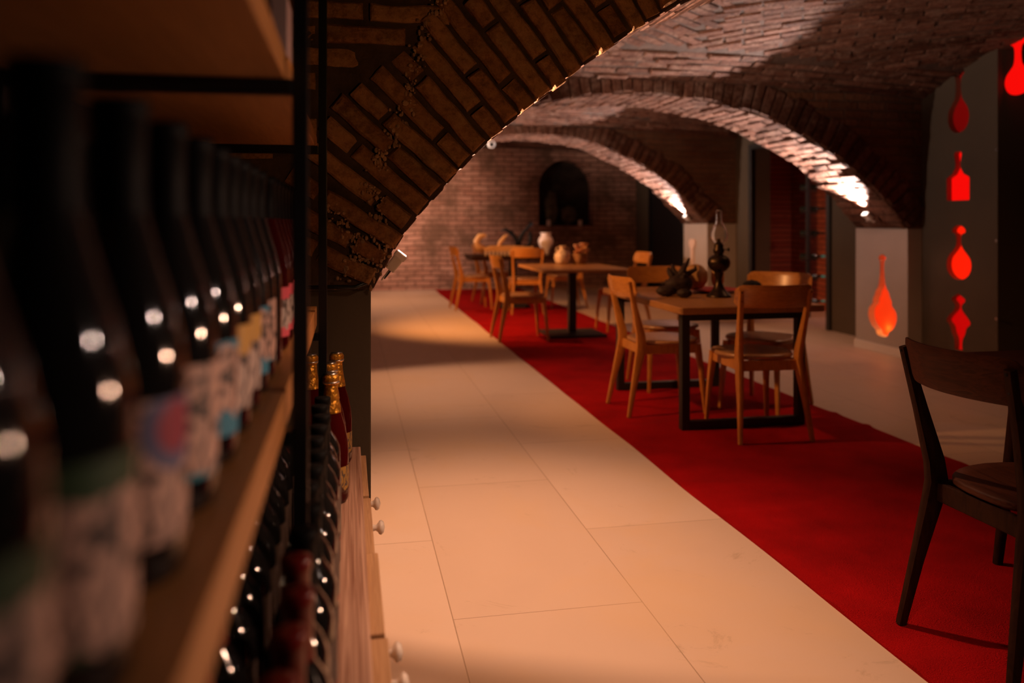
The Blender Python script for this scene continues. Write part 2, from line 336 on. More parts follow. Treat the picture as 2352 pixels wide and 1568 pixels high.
# grey pier with hanging boards, black door nearer
YP0, YP1 = 5.54, 6.4
HOST = {}
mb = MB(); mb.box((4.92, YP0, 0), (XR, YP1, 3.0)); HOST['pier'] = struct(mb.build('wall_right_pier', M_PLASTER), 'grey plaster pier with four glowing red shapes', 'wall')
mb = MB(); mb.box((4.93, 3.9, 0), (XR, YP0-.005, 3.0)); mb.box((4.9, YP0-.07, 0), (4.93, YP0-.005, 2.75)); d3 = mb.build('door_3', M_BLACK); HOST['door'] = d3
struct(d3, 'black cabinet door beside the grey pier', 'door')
for zz in (.45, 1.05, 1.75):
    p = Vector((4.9, YP0-.02, zz)); m2 = MB(); m2.tube([p, p+Vector((-.012, 0, 0))], .012, 12); m2.build('hinge_stud', pm('steel', (.7, .7, .72), .25, metal=1), d3)

# ------------------------------------------------------------ arches
def interp(pts, x):
    n = len(pts)
    if x <= pts[0][0]: return pts[0][1]
    for i in range(n-1):
        if x <= pts[i+1][0]:
            t = (x-pts[i][0])/(pts[i+1][0]-pts[i][0]); p0 = pts[max(i-1, 0)]; p1 = pts[i]; p2 = pts[i+1]; p3 = pts[min(i+2, n-1)]
            m1 = (p2[1]-p0[1])/(p2[0]-p0[0]); m2 = (p3[1]-p1[1])/(p3[0]-p1[0]); h = p2[0]-p1[0]
            return (2*t**3-3*t*t+1)*p1[1]+(t**3-2*t*t+t)*h*m1+(-2*t**3+3*t*t)*p2[1]+(t**3-t*t)*h*m2
    return pts[-1][1]
def polyline(half, n=160):
    """half: list (X,z) from springer to apex on one side; mirrored about XC; returns evenly spaced points, tangents"""
    full = sorted(half + [(2*XC-x, z) for x, z in half if abs(x-XC) > .02])
    dense = []
    # parametrize by chord so steep ends survive
    L = [0]
    for i in range(1, len(full)): L.append(L[-1]+math.dist(full[i], full[i-1]))
    fx = [(L[i], full[i][0]) for i in range(len(full))]; fz = [(L[i], full[i][1]) for i in range(len(full))]
    for i in range(800):
        s = L[-1]*i/799; dense.append((interp(fx, s), interp(fz, s)))
    cl = [0]
    for i in range(1, 800): cl.append(cl[-1]+math.dist(dense[i], dense[i-1]))
    def at(s):
        s = min(max(s, 0), cl[-1]); lo, hi = 0, 799
        while hi-lo > 1:
            mid = (lo+hi)//2
            if cl[mid] <= s: lo = mid
            else: hi = mid
        t = (s-cl[lo])/max(1e-9, cl[hi]-cl[lo]); p = (dense[lo][0]*(1-t)+dense[hi][0]*t, dense[lo][1]*(1-t)+dense[hi][1]*t)
        a = dense[max(lo-12, 0)]; b = dense[min(hi+12, 799)]; d = Vector((b[0]-a[0], b[1]-a[1])).normalized()
        return p, d
    return at, cl[-1]
def brick(mb, c, U, V, N, lu, lv, h, jit=.004, mi=0, fine=False):
    """one brick: centre c on the surface, half-sizes lu, lv, sticks out h along N"""
    j = lambda q=1: random.uniform(-jit, jit)*q
    if not fine:
        vs = []
        for k, (ins, hh) in enumerate(((0, -.03), (0, h*.6), (min(lu, lv)*.22, h))):
            for a, b in ((-1,-1), (1,-1), (1,1), (-1,1)): vs.append(c+U*(a*(lu-ins)+j())+V*(b*(lv-ins)+j())+N*(hh+j(.6)))
        fs = [(k*4+i, k*4+(i+1)%4, k*4+4+(i+1)%4, k*4+4+i) for k in range(2) for i in range(4)] + [(8,9,10,11)]
        mb.add(vs, fs, mi); return
    nu = max(8, int(lu*2/.012)); nv = 8; vs = []; tilt = random.uniform(-.01, .01); sd = Vector((random.random()*50, 0, 0))
    for a in range(nu+1):
        for b in range(nv+1):
            u = math.sin(math.pi/2*(-1+2*a/nu)); v = math.sin(math.pi/2*(-1+2*b/nv))
            e = max(abs(u)**24, abs(v)**7); pu = u*lu; pv = v*lv
            w3 = c+U*pu+V*pv
            d = noise.noise(w3*22+sd)*.0045+noise.noise(w3*70+sd)*.002
            hh = h*(1-.75*e)+tilt*u+d
            if abs(u) > .99 or abs(v) > .99: hh = -.02
            wob = noise.noise(w3*14+sd)*.006
            vs.append(w3+U*wob*abs(u)+V*wob*abs(v)+N*hh)
    fs = [(a*(nv+1)+b, (a+1)*(nv+1)+b, (a+1)*(nv+1)+b+1, a*(nv+1)+b+1) for a in range(nu) for b in range(nv)]
    mb.add(vs, fs, mi)
def arch(name, half, Y0, Y1, xo, ztop, bm, mm, label, ring=.42, course=.078, fine=False, nring=2, facem=None):
    at, L = polyline(half); mb = MB(); n = 120
    # body: soffit, front, back
    P = [at(L*i/n)[0] for i in range(n+1)]
    for i in range(n):
        (xa, za), (xb, zb) = P[i], P[i+1]
        mb.add([(xa, Y0, za), (xb, Y0, zb), (xb, Y1, zb), (xa, Y1, za)], [(0,1,2,3)], 1)
        for Y in (Y0, Y1): mb.add([(xa, Y, za), (xb, Y, zb), (xb, Y, ztop), (xa, Y, ztop)], [(0,1,2,3)], 2 if Y == Y0 else 1)
    zs = P[0][1]
    for (xa, xb) in ((xo[0], P[0][0]), (P[-1][0], xo[1])):
        if xb > xa: mb.box((xa, Y0, zs), (xb, Y1, ztop), mi=2)
    # bricks on the soffit
    k = int(L/course); dep = Y1-Y0; nb = max(1, round(dep/.25))
    for i in range(k):
        (x, z), d = at((i+.5)*L/k); N = Vector((d.y, 0, -d.x)); U = Vector((d.x, 0, d.y)); Vv = Vector((0, 1, 0))
        cuts = [0]; off = .5 if i % 2 else 1.0
        q = dep/nb*off
        while q < dep-.04: cuts.append(q); q += dep/nb
        cuts.append(dep)
        for a, b in zip(cuts, cuts[1:]):
            c = Vector((x, Y0+(a+b)/2, z)); brick(mb, c, U, Vv, N, L/k/2-.006-random.random()*.003, (b-a)/2-.006, random.uniform(.003, .007) if fine else random.uniform(.004, .022), .003 if fine else .005, 3 if fine else 0)
    # radial bricks on the front face
    def face(Yf, sgn, fine):
        for i in range(k):
            (x, z), d = at((i+.5)*L/k); Rr = Vector((-d.y, 0, d.x)); U = Vector((d.x, 0, d.y)); N = Vector((0, sgn, 0))
            wob = random.uniform(-.012, .012); s = wob-.005
            if nring == 2: cuts = [s, ring*(.28 if i % 2 else .70)+wob, ring+random.uniform(-.03, .05)] if i % 5 else [s, ring*.5, ring+.03]
            else: cuts = [s, ring+random.uniform(-.02, .02)]
            for a, b in zip(cuts, cuts[1:]):
                c = Vector((x, Yf, z))+Rr*((a+b)/2)
                if fine and not (-.4 < c.x < 2.6): continue
                # courses widen with distance from the curve: keep width
                U2 = U; brick(mb, c, Rr, U2, N, (b-a)/2-.006, L/k/2*(1.0)-.0035-random.random()*.002, random.uniform(.012, .03), .003, 0, fine)
    face(Y0, -1, fine)
    o = mb.build(name, [bm, mm, facem or mm, M_BRICK]); struct(o, label, 'arch'); return at, L
hA = [onY(x, y, 2.6) for x, y in ((855, 665), (882, 612), (905, 570), (950, 505), (1000, 450), (1085, 357), (1155, 295), (1225, 236), (1300, 178), (1400, 106), (1488, 48), (1579, 0))]
hA = [(p.x, p.z) for p in hA] + [(1.6, 2.13), (XC, 2.30)]
hB = [onY(x, y, YP1) for x, y in ((1526, 217), (1606, 229), (1685, 247), (1755, 269), (1845, 314), (1925, 362), (1978, 410), (2031, 458), (2062, 500))]
hB = [(XC, onY(1470, 214, YP1).z)] + [(p.x, p.z) for p in hB] + [(XP-.0, 1.14)]
hC = [onY(x, y, 10.5) for x, y in ((1345, 322), (1419, 351), (1499, 394), (1552, 436), (1590, 478))]
hC = [(XC, onY(1270, 309, 10.5).z)] + [(p.x, p.z) for p in hC if p.x > XC+.1] + [(XP, 1.17)]
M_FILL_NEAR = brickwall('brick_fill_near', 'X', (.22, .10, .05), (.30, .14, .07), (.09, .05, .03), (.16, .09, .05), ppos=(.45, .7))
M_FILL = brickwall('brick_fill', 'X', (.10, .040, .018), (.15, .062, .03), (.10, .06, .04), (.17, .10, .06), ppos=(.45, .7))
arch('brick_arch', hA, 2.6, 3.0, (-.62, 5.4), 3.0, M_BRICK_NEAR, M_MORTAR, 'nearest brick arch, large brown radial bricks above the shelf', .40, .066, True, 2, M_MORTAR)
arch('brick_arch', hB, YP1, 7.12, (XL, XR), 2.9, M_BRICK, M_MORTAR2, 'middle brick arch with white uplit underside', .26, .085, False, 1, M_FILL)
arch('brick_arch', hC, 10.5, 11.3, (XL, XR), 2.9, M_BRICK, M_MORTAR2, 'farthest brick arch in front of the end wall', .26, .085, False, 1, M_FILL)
# horizontal courses of the wall left above the near arch ring
atA, LA = polyline(hA); mb = MB()
z = 1.02; row = 0
while z < 2.6:
    x = -.62 + (.14 if row % 2 else 0)
    while x < 1.5:
        best = min(math.dist((x+.13, z+.03), atA(LA*i/60)[0]) for i in range(40))
        if best > .45 and x+.13 < .3 and z > 1.2: brick(mb, Vector((x+.13, 2.6, z+.034)), Vector((1,0,0)), Vector((0,0,1)), Vector((0,-1,0)), .125, .028, random.uniform(.004, .02), .003, 0, True)
        x += .27
    z += .072; row += 1
struct(mb.build('wall_near_courses', M_BRICK_NEAR), 'rough level brick courses beside the nearest arch', 'brickwork')
# crumbled mortar running across the ring
mb = MB()
for line in (((1012, 0), (985, 60), (950, 150), (935, 235), (905, 300)), ((905, 300), (880, 350), (870, 385)), ((760, 470), (800, 540), (850, 590), (800, 620)), ((840, 420), (880, 480), (830, 560), (780, 640)), ((900, 540), (870, 600), (845, 650))):
    for (a, b) in zip(line, line[1:]):
        for k in range(34):
            t = random.random(); p = onY(a[0]+(b[0]-a[0])*t+random.gauss(0, 11), a[1]+(b[1]-a[1])*t+random.gauss(0, 11), 2.59)
            p.y = 2.585-random.random()*.01
            mb.ball(p, random.uniform(.0015, .0048), 5, (random.uniform(.8, 2), .5, random.uniform(.8, 2.4)))
struct(mb.build('mortar_crumbs', pm('mortar_ochre', (.34, .19, .10), .95, bump=1, bscale=60, var=.4, vscale=20), smooth=True), 'crumbly ochre mortar lump strip on the nearest arch', 'mortar')

# pillars
pA = hA[0]
mb = MB(); mb.box((-.62, 2.6, 0), (pA[0]-.004, 3.02, pA[1])); mb.box((pA[0]-.045, 2.62, pA[1]), (pA[0]+.0, 2.99, pA[1]+.012))
struct(mb.build('pillar', M_PLASTER, bevel=.004), 'dark grey brown pillar below the nearest arch, behind the bottles', 'pillar')
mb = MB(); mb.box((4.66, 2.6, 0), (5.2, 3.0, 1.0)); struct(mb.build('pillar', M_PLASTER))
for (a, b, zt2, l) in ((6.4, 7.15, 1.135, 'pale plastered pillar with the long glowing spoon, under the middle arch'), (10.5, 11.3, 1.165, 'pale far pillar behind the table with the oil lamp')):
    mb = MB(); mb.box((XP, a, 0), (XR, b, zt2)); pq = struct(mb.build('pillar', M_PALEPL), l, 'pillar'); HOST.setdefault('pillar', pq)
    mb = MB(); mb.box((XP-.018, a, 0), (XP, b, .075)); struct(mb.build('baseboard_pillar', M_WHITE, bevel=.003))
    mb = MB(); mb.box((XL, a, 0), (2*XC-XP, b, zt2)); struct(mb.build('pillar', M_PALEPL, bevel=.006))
mb = MB(); mb.box((XR-.018, 7.15, 0), (XR, y0-t, .085)); mb.box((XR-.018, y1+t, 0), (XR, 10.5, .085)); struct(mb.build('baseboard_right', M_WHITE, bevel=.003), 'white skirting board along the right wall', 'baseboard')
# vaults
def vault(Y0, Y1, za, zb, rise, label, x0=XL, x1=XR, ang=28, skip=False):
    def S(X, Y):
        t = (Y-Y0)/(Y1-Y0); return za+(zb-za)*t+rise*4*t*(1-t)-.012*(X-XC)**2
    def fr(X, Y):
        e = .01; p = Vector((X, Y, S(X, Y))); U = Vector((2*e, 0, S(X+e, Y)-S(X-e, Y))).normalized(); V = Vector((0, 2*e, S(X, Y+e)-S(X, Y-e))).normalized()
        return p, U, V, V.cross(U)
    mb = MB(); nx, ny = 24, 24
    vs = [(x0+(x1-x0)*i/nx, Y0+(Y1-Y0)*j/ny, S(x0+(x1-x0)*i/nx, Y0+(Y1-Y0)*j/ny)) for i in range(nx+1) for j in range(ny+1)]
    mb.add(vs, [(i*(ny+1)+j, (i+1)*(ny+1)+j, (i+1)*(ny+1)+j+1, i*(ny+1)+j+1) for i in range(nx) for j in range(ny)], 1)
    if not skip:
        bw, bh = .27, .082; cx, cy = XC, (Y0+Y1)/2; rng = 5
        for sec in (0, 1, 2):
            a = (0, R(ang), R(-ang))[sec]; c, s = math.cos(a), math.sin(a); r = -60
            for r in range(-60, 61):
                for q in range(-16, 17):
                    u = (q+(.5 if r % 2 else 0))*bw+random.uniform(-.01, .01); v = r*bh+random.uniform(-.004, .004)
                    X = cx+u*c-v*s; Y = cy+u*s+v*c
                    if not (x0+.05 < X < x1-.05 and Y0+.05 < Y < Y1-.05): continue
                    band = min(Y-Y0, Y1-Y) < .42+.05*math.sin(X*3)
                    mine = 0 if band else (1 if X < XC+.2 else 2)
                    if mine != sec: continue
                    p, U, V, N = fr(X, Y); UU = U*c+V*s; VV = V*c-U*s
                    brick(mb, p, UU, VV, N, bw/2-.007, bh/2-.007, random.uniform(.003, .02), .006)
    o = mb.build('ceiling', [M_BRICK, M_MORTAR2]); struct(o, label, 'vault'); return o
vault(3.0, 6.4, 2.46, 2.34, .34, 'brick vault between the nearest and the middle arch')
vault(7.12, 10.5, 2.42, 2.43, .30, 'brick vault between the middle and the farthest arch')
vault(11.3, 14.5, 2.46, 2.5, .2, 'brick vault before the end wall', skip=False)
vault(-1.5, 2.6, 2.5, 2.6, .3, 'vault over the shelf', skip=True, x0=-.75)

# ------------------------------------------------------------ carpet
def carpet():
    mb = MB(); nx, ny = 40, 420; X0, X1, Y0, Y1 = 1.48, 2.975, .6, 14.42
    folds = [(2.62, .10, .006), (3.55, -.12, .0075), (4.05, .2, .005), (3.1, .3, .004), (5.0, -.2, .005), (1.9, .15, .005), (6.3, .1, .004), (7.2, -.1, .005), (2.25, -.3, .005), (4.6, .12, .004)]
    vs = []
    for i in range(nx+1):
        for j in range(ny+1):
            x = X0+(X1-X0)*i/nx; y = Y0+(Y1-Y0)*j/ny; z = .006+.0018*noise.noise(Vector((x*2, y*3, 0)))
            for fy, sl, a in folds:
                dd = y-(fy+sl*(x-1.5)+.06*math.sin(x*4+fy)); z += 2.2*a*math.exp(-(dd/.035)**2)*(.5+.5*math.sin(x*2.3+fy*5))
            e = .004*noise.noise(Vector((y*1.3, i//(nx) , 3))) if i in (0, nx) else 0
            vs.append((x+e*3, y, z))
    mb.add(vs, [(i*(ny+1)+j, (i+1)*(ny+1)+j, (i+1)*(ny+1)+j+1, i*(ny+1)+j+1) for i in range(nx) for j in range(ny)])
    # hem down to the floor
    for i in (0, nx):
        for j in range(ny):
            a, b = vs[i*(ny+1)+j], vs[i*(ny+1)+j+1]; mb.add([a, b, (b[0], b[1], 0), (a[0], a[1], 0)], [(0,1,2,3)])
    m = pm('carpet_red', (.37, .003, .004), .95, bump=.9, bscale=250, var=.2, vscale=4, spec=.1)
    tag(mb.build('carpet_runner', m, smooth=True), 'long red carpet runner down the middle of the pale floor', 'carpet')
carpet()

# ------------------------------------------------------------ chairs
def make_chair(name, label, mw, mp, ms):
    t = empty(name, label=label, cat='chair')
    for s in (-1, 1):
        mb = MB()
        # rear post: foot, knee at the seat, top
        pts = [(s*.208, -.272, 0), (s*.190, -.232, .2), (s*.176, -.193, .37), (s*.173, -.180, .43), (s*.176, -.186, .49), (s*.187, -.222, .64), (s*.200, -.268, .825)]
        rad = [(.011, .013), (.014, .019), (.017, .030), (.018, .034), (.017, .030), (.014, .020), (.012, .012)]
        mb.tube(pts, rad, 12, up=(1, 0, 0), sq=True); mb.build('rear_leg', mw, t, True, auto=50)
        mb = MB(); mb.tube([(s*.192, .232, 0), (s*.178, .212, .25), (s*.165, .188, .43)], [(.011, .011), (.016, .016), (.021, .023)], 12, up=(1,0,0), sq=True)
        mb.build('front_leg', mw, t, True, auto=50)
    # seat
    mb = MB(); n = 40; rings = []
    def out(k):
        pts = []
        for i in range(n):
            a = 2*math.pi*i/n; c, s_ = math.cos(a), math.sin(a); e = .72
            x = .218*math.copysign(abs(c)**e, c); y = .212*math.copysign(abs(s_)**e, s_)
            if y < 0: x *= 1-.16*(-y/.21)
            pts.append((x*k, y*k+.018))
        return pts
    prof = [(.93, .432), (1.0, .441), (1.0, .452), (.975, .459), (.8, .456), (.4, .452), (.02, .451)]
    vs = []
    for k, z in prof: vs += [(x, y, z) for x, y in out(k)]
    fs = [(r*n+i, r*n+(i+1)%n, (r+1)*n+(i+1)%n, (r+1)*n+i) for r in range(len(prof)-1) for i in range(n)]
    fs += [tuple(range(n))[::-1], tuple(range((len(prof)-1)*n, len(prof)*n))]
    mb.add(vs, fs); mb.build('seat', ms, t, True, auto=60)
    # apron frame under the seat
    mb = MB()
    mb.box((-.165, .165, .375), (.165, .185, .432)); mb.box((-.165, -.19, .375), (.165, -.172, .432))
    for s in (-1, 1): mb.box((s*.165-.01, -.18, .375), (s*.165+.01, .18, .432))
    mb.build('seat_apron', mw, t, bevel=.004)
    # bent backrest
    mb = MB(); nu, nv = 28, 8; vs = []
    for side_ in (0, 1):
        for i in range(nu+1):
            u = -1+2*i/nu; x = .222*u
            hw = .062*(1-max(0, abs(u)-.86)**2*22) ; zc = .79
            for j in range(nv+1):
                v = -1+2*j/nv; z = zc+hw*v
                y = -.302+.068*u*u - .22*(z-zc)
                th = .0085*(1-.5*(abs(v)**8))*(1-.4*abs(u)**10)
                vs.append((x, y+(th if side_ else -th), z))
    q = (nu+1)*(nv+1); idx = lambda s_, i, j: s_*q+i*(nv+1)+j; fs = []
    for i in range(nu):
        for j in range(nv):
            fs += [(idx(0,i,j), idx(0,i+1,j), idx(0,i+1,j+1), idx(0,i,j+1)), (idx(1,i,j), idx(1,i,j+1), idx(1,i+1,j+1), idx(1,i+1,j))]
        for j in (0, nv): fs.append((idx(0,i,j), idx(0,i+1,j), idx(1,i+1,j), idx(1,i,j)))
    for j in range(nv):
        for i in (0, nu): fs.append((idx(0,i,j), idx(0,i,j+1), idx(1,i,j+1), idx(1,i,j)))
    mb.add(vs, fs); br = mb.build('backrest', mp, t, True, auto=50)
    mb = MB()
    for s in (-1, 1):
        for z in (.765, .812):
            yy = -.222+(.64-z)*.25-.014; yb = (-.222 + (z-.64)/(.185)*(-.046))-.012
            mb = MB(); mb.tube([(s*(.187+(z-.64)*.07), yb, z), (s*(.187+(z-.64)*.07), yb-.003, z)], .004, 8); mb.build('screw_head', M_BLACK, br)
    return t
ch0 = make_chair('dining_chair', 'oak chair with its back to the camera, near end of the steel-framed table', M_CHAIR, M_CHAIRH, M_SEAT)
FZ = .0065
ch0.location = (2.27, 4.36, FZ); ch0.rotation_euler = (0,0,R(-2)); ch0['group'] = 'oak dining chairs on the red carpet'
G = 'oak dining chairs on the red carpet'
dup(ch0, (1.945, 5.0, FZ), R(-90), 'light oak chair at the left side of the steel-framed table, seen from behind', G)
dup(ch0, (2.63, 4.92, FZ), R(128), 'light oak chair tucked at the right side of the steel-framed table, facing left', G)
dup(ch0, (2.26, 5.68, FZ), R(176), 'light oak chair at the far end of the steel-framed table, facing the camera', G)
dup(ch0, (1.72, 8.22, FZ), R(-88), 'light oak chair left of the pedestal table with the flower jar', G)
dup(ch0, (2.96, 8.72, FZ), R(92), 'light oak chair right of the pedestal table, mostly hidden behind its end', G)
dup(ch0, (2.27, 10.6, FZ), R(-4), 'light oak chair with its back to the camera in front of the far dark table', G)
dup(ch0, (1.66, 11.2, FZ), R(-86), 'leftmost oak chair, beside the far dark table', G)
dup(ch0, (2.12, 12.1, FZ), R(-80), 'light oak chair behind the far dark table, only a post and leg showing', G)
dup(ch0, (2.95, 11.15, FZ), R(90), 'light oak chair right of the far dark table, near the white vase', G)
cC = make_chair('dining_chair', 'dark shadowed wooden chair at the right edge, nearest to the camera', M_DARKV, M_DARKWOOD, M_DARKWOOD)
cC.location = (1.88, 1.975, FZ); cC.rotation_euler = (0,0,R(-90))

# ------------------------------------------------------------ tables
def tabletop(x0, x1, y0, y1, z0, z1, r, mat, parent, name='tabletop'):
    mb = MB(); out = []
    for cx, cy, a0 in ((x1-r, y1-r, 0), (x0+r, y1-r, 90), (x0+r, y0+r, 180), (x1-r, y0+r, 270)):
        for i in range(7): a = R(a0+i*15); out.append((cx+r*math.cos(a), cy+r*math.sin(a)))
    n = len(out); c = ((x0+x1)/2, (y0+y1)/2); b = .004
    def ring(k, z): return [(c[0]+(x-c[0])*(1-k/(x1-x0)*2), c[1]+(y-c[1])*(1-k/(y1-y0)*2), z) for x, y in out]
    vs = ring(b, z0)+ring(0, z0+b)+ring(0, z1-b)+ring(b, z1)
    fs = [(q*n+i, q*n+(i+1)%n, (q+1)*n+(i+1)%n, (q+1)*n+i) for q in range(3) for i in range(n)] + [tuple(range(n))[::-1], tuple(range(3*n, 4*n))]
    mb.add(vs, fs); return mb.build(name, mat, parent)
t1 = empty('steel_framed_table', (2.25, 5.03, FZ), label='oak table on black steel frame legs, holding the oil lamp', cat='table')
tabletop(-.445, .44, -.72, .72, .675, .714, .02, M_TABLE, t1)
for yy in (-.57, .57):
    mb = MB(); w2, h2 = .385, .674; s = .025
    for a, b in (((-w2, yy-s, 0), (-w2+.05, yy+s, h2)), ((w2-.05, yy-s, 0), (w2, yy+s, h2)), ((-w2+.05, yy-s, 0), (w2-.05, yy+s, .05)), ((-w2+.05, yy-s, h2-.05), (w2-.05, yy+s, h2))): mb.box(a, b)
    mb.build('frame_leg', M_BLACKM, t1, bevel=.004)
t2 = empty('pedestal_table', (2.31, 8.42, FZ), label='oak table on a black central pedestal with a square base plate', cat='table')
tabletop(-.46, .46, -.62, .62, .69, .718, .05, M_TABLE, t2)
mb = MB(); mb.box((-.04, -.04, .03), (.04, .04, .69)); mb.build('pedestal', M_BLACKM, t2, bevel=.004)
mb = MB(); mb.box((-.3, -.27, 0), (.3, .27, .03)); mb.build('base_plate', M_BLACKM, t2, bevel=.006)
mb = MB(); mb.box((-.25, -.25, .67), (.25, .25, .69)); mb.build('mounting_plate', M_BLACKM, t2)
t3 = empty('dark_table', (2.25, 11.35, FZ), label='dark topped pedestal table by the far brick wall', cat='table')
tabletop(-.62, .62, -.4, .4, .665, .725, .04, M_DARKV, t3)
mb = MB(); mb.box((-.045, -.045, .03), (.045, .045, .69)); mb.build('pedestal', M_BLACKM, t3, bevel=.004)
mb = MB(); mb.box((-.22, -.22, 0), (.22, .22, .03)); mb.build('base_plate', M_BLACKM, t3, bevel=.006)
t0 = empty('dark_walnut_table', (2.72, 2.0, FZ), label='dark walnut table at the right edge behind the nearest chair', cat='table')
tabletop(-.62, .62, -.62, .65, .685, .715, .06, M_DARKWOOD, t0)
for sx in (-1, 1):
    for sy in (-1, 1):
        mb = MB(); mb.tube([(sx*.5, sy*.5, 0), (sx*.45, sy*.45, .685)], [.016, .026], 12); mb.build('leg', M_DARKV, t0, True, auto=50)

# ------------------------------------------------------------ things on the tables
TZ = FZ+.714
M_BRASS = pm('dark_brass', (.045, .028, .015), .35, metal=.85, var=.4, vscale=30)
M_GLASS = pm('clear_glass', (1, 1, 1), .02, trans=1, ior=1.45)
pl = onz(1651, 682, TZ)
lamp = empty('oil_lamp', pl, label='antique oil lamp with clear glass chimney standing on the steel-framed table', cat='lamp')
mb = MB(); mb.lathe([(.078, 0), (.080, .006), (.072, .016), (.052, .034), (.034, .06), (.022, .09), (.02, .12), (.028, .15), (.03, .16)], 32); mb.build('foot', M_BRASS, lamp, True, auto=60)
mb = MB(); mb.lathe([(.03, .158), (.05, .172), (.068, .195), (.073, .22), (.066, .245), (.045, .262), (.028, .268), (.028, .275)], 32, wob=.02); mb.build('oil_font', M_BRASS, lamp, True, auto=60)
mb = MB(); mb.lathe([(.026, .274), (.034, .28), (.036, .3), (.028, .312), (.031, .325), (.024, .34), (.012, .352), (.011, .37)], 28); bn = mb.build('burner', M_BRASS, lamp, True, auto=60)
mb = MB(); mb.tube([(.03, 0, .3), (.06, -.01, .3)], .003, 8); mb.tube([(.06, -.01, .3), (.064, -.01, .3)], .012, 14); mb.build('wick_knob', M_BRASS, bn, True, auto=50)
mb = MB()
op = [(.026, .335), (.04, .35), (.052, .37), (.056, .392), (.05, .418), (.034, .445), (.024, .465), (.020, .5), (.0195, .545), (.0205, .552)]
mb.lathe(op + [(r-.0018, z) for r, z in reversed(op)], 40)
mb.v = mb.v; mb.f = [f for f in mb.f if len(f) == 4]; mb.m = [0]*len(mb.f); mb.build('glass_chimney', M_GLASS, lamp, True)
def organic(name, loc, r, sc, mat, label, cat, seed=0, amp=.2, freq=3, group=None, lobes=0):
    mb = MB(); mb.ball((0, 0, 0), 1, 20)
    vs = []
    for p in mb.v:
        v = Vector(p); a = math.atan2(v.y, v.x)
        k = 1+amp*noise.noise(v*freq+Vector((seed, 0, 0)))+(.07*math.cos(lobes*a) if lobes else 0)
        vs.append((v.x*k*r*sc[0], v.y*k*r*sc[1], (v.z*k)*r*sc[2]))
    zmin = min(v[2] for v in vs); mb.v = [(x, y, z-zmin) for x, y, z in vs]
    o = mb.build(name, mat, smooth=True); o.location = loc; tag(o, label, cat, group); return o
M_DRIFT = pm('dark_driftwood', (.03, .014, .010), .7, bump=.8, bscale=40, var=.5, vscale=25)
M_GOURD = pm('gourd_skin', (.50, .27, .10), .5, var=.25, vscale=12, bump=.3)
M_RED = pm('red_glaze', (.60, .035, .01), .5, coat=0, var=.1)
pp = onz(1652, 664, TZ+.01); pp.z = TZ
plate = MB(); plate.lathe([(.05, 0), (.09, .004), (.17, .022), (.172, .026), (.165, .026), (.09, .010), (.0001, .008)], 40); o = plate.build('plate', M_RED, smooth=True, auto=50); o.location = (2.42, 5.22, TZ)
tag(o, 'wide red glazed plate behind the oil lamp', 'plate')
organic('gourd', (2.31, 5.27, TZ+.012), .085, (1, 1, .95), M_GOURD, 'pale brown ribbed gourd on the red plate, left of the lamp stem', 'gourd', 3, .08, 2, lobes=8)
organic('gourd', (2.47, 5.26, TZ+.016), .055, (.8, .8, 1.4), M_GOURD, 'small slim gourd right of the lamp stem', 'gourd', 5, .1, 2, lobes=8)
gs = organic('seed_pod', (1.99, 4.98, TZ), .055, (1.25, .8, .62), M_DRIFT, 'dark oval pod at the left edge of the steel-framed table', 'pod', 1, .15, 4)
# driftwood root
mb = MB(); random.seed(3)
root = empty('driftwood_root', (2.13, 5.13, TZ), label='dark twisted driftwood root beside the gourds', cat='driftwood'); root.scale = (1.35, 1.3, 1.2)
core = MB(); core.ball((0, 0, .055), 1, 16); core.v = [(x*.07, y*.06, .055+(z-.055)*.055) for x, y, z in core.v]
core.v = [tuple(Vector(p)*(1+.18*noise.noise(Vector(p)*40))) for p in core.v]
zc = min(p[2] for p in core.v); core.v = [(p[0], p[1], p[2]-zc) for p in core.v]; core.build('root_core', M_DRIFT, root, True)
for k, (dx, dy, h) in enumerate(((.10, .0, .15), (.06, .02, .19), (-.05, .02, .14), (-.10, -.01, .07), (.02, -.05, .12), (-.02, .04, .16))):
    b = MB(); pts = [Vector((dx*.1, dy*.1, .05))]
    for i in range(1, 7): pts.append(Vector((dx*i/6+random.uniform(-.012, .012), dy*i/6+random.uniform(-.01, .01), .05+(h-.05)*i/6+random.uniform(-.008, .008))))
    b.tube(pts, [.026, .024, .02, .019, .015, .011, .004], 9); b.build('root_branch', M_DRIFT, root, True)
# small brown cube-like bowl and dark fruits
organic('dried_fruit', (2.06, 4.86, TZ), .04, (1.2, .9, .7), M_DRIFT, 'dark dried fruit between the pod and the driftwood root', 'fruit', 8, .2, 4)
M_BLK = pm('black_ceramic', (.012, .010, .010), .6, var=.3, spec=.2)
o = organic('dark_bowl_stone', (2.60, 5.02, TZ), .06, (1.1, .8, .75), M_BLK, 'black rounded stone at the right edge of the steel-framed table', 'stone', 11, .15, 3)
bo = MB(); bo.lathe([(.03, 0), (.034, .002), (.055, .03), (.062, .045), (.058, .045), (.05, .032), (.0001, .008)], 30)
o = bo.build('bowl', M_BLK, smooth=True, auto=60); o.location = (2.545, 4.80, TZ); tag(o, 'small black bowl right of the oil lamp foot', 'bowl')
for k, (dx, dy, l) in enumerate(((1.985+.14, 4.72, 'left'), (2.19, 4.93, 'right'))):
    g = MB(); g.ball((0, 0, .008), .008, 10); o = g.build('glass_pebble', M_GLASS, smooth=True); o.location = (dx, dy, TZ); tag(o, f'tiny shiny glass pebble on the steel-framed table, {l} one of two', 'pebble', 'glass pebbles')
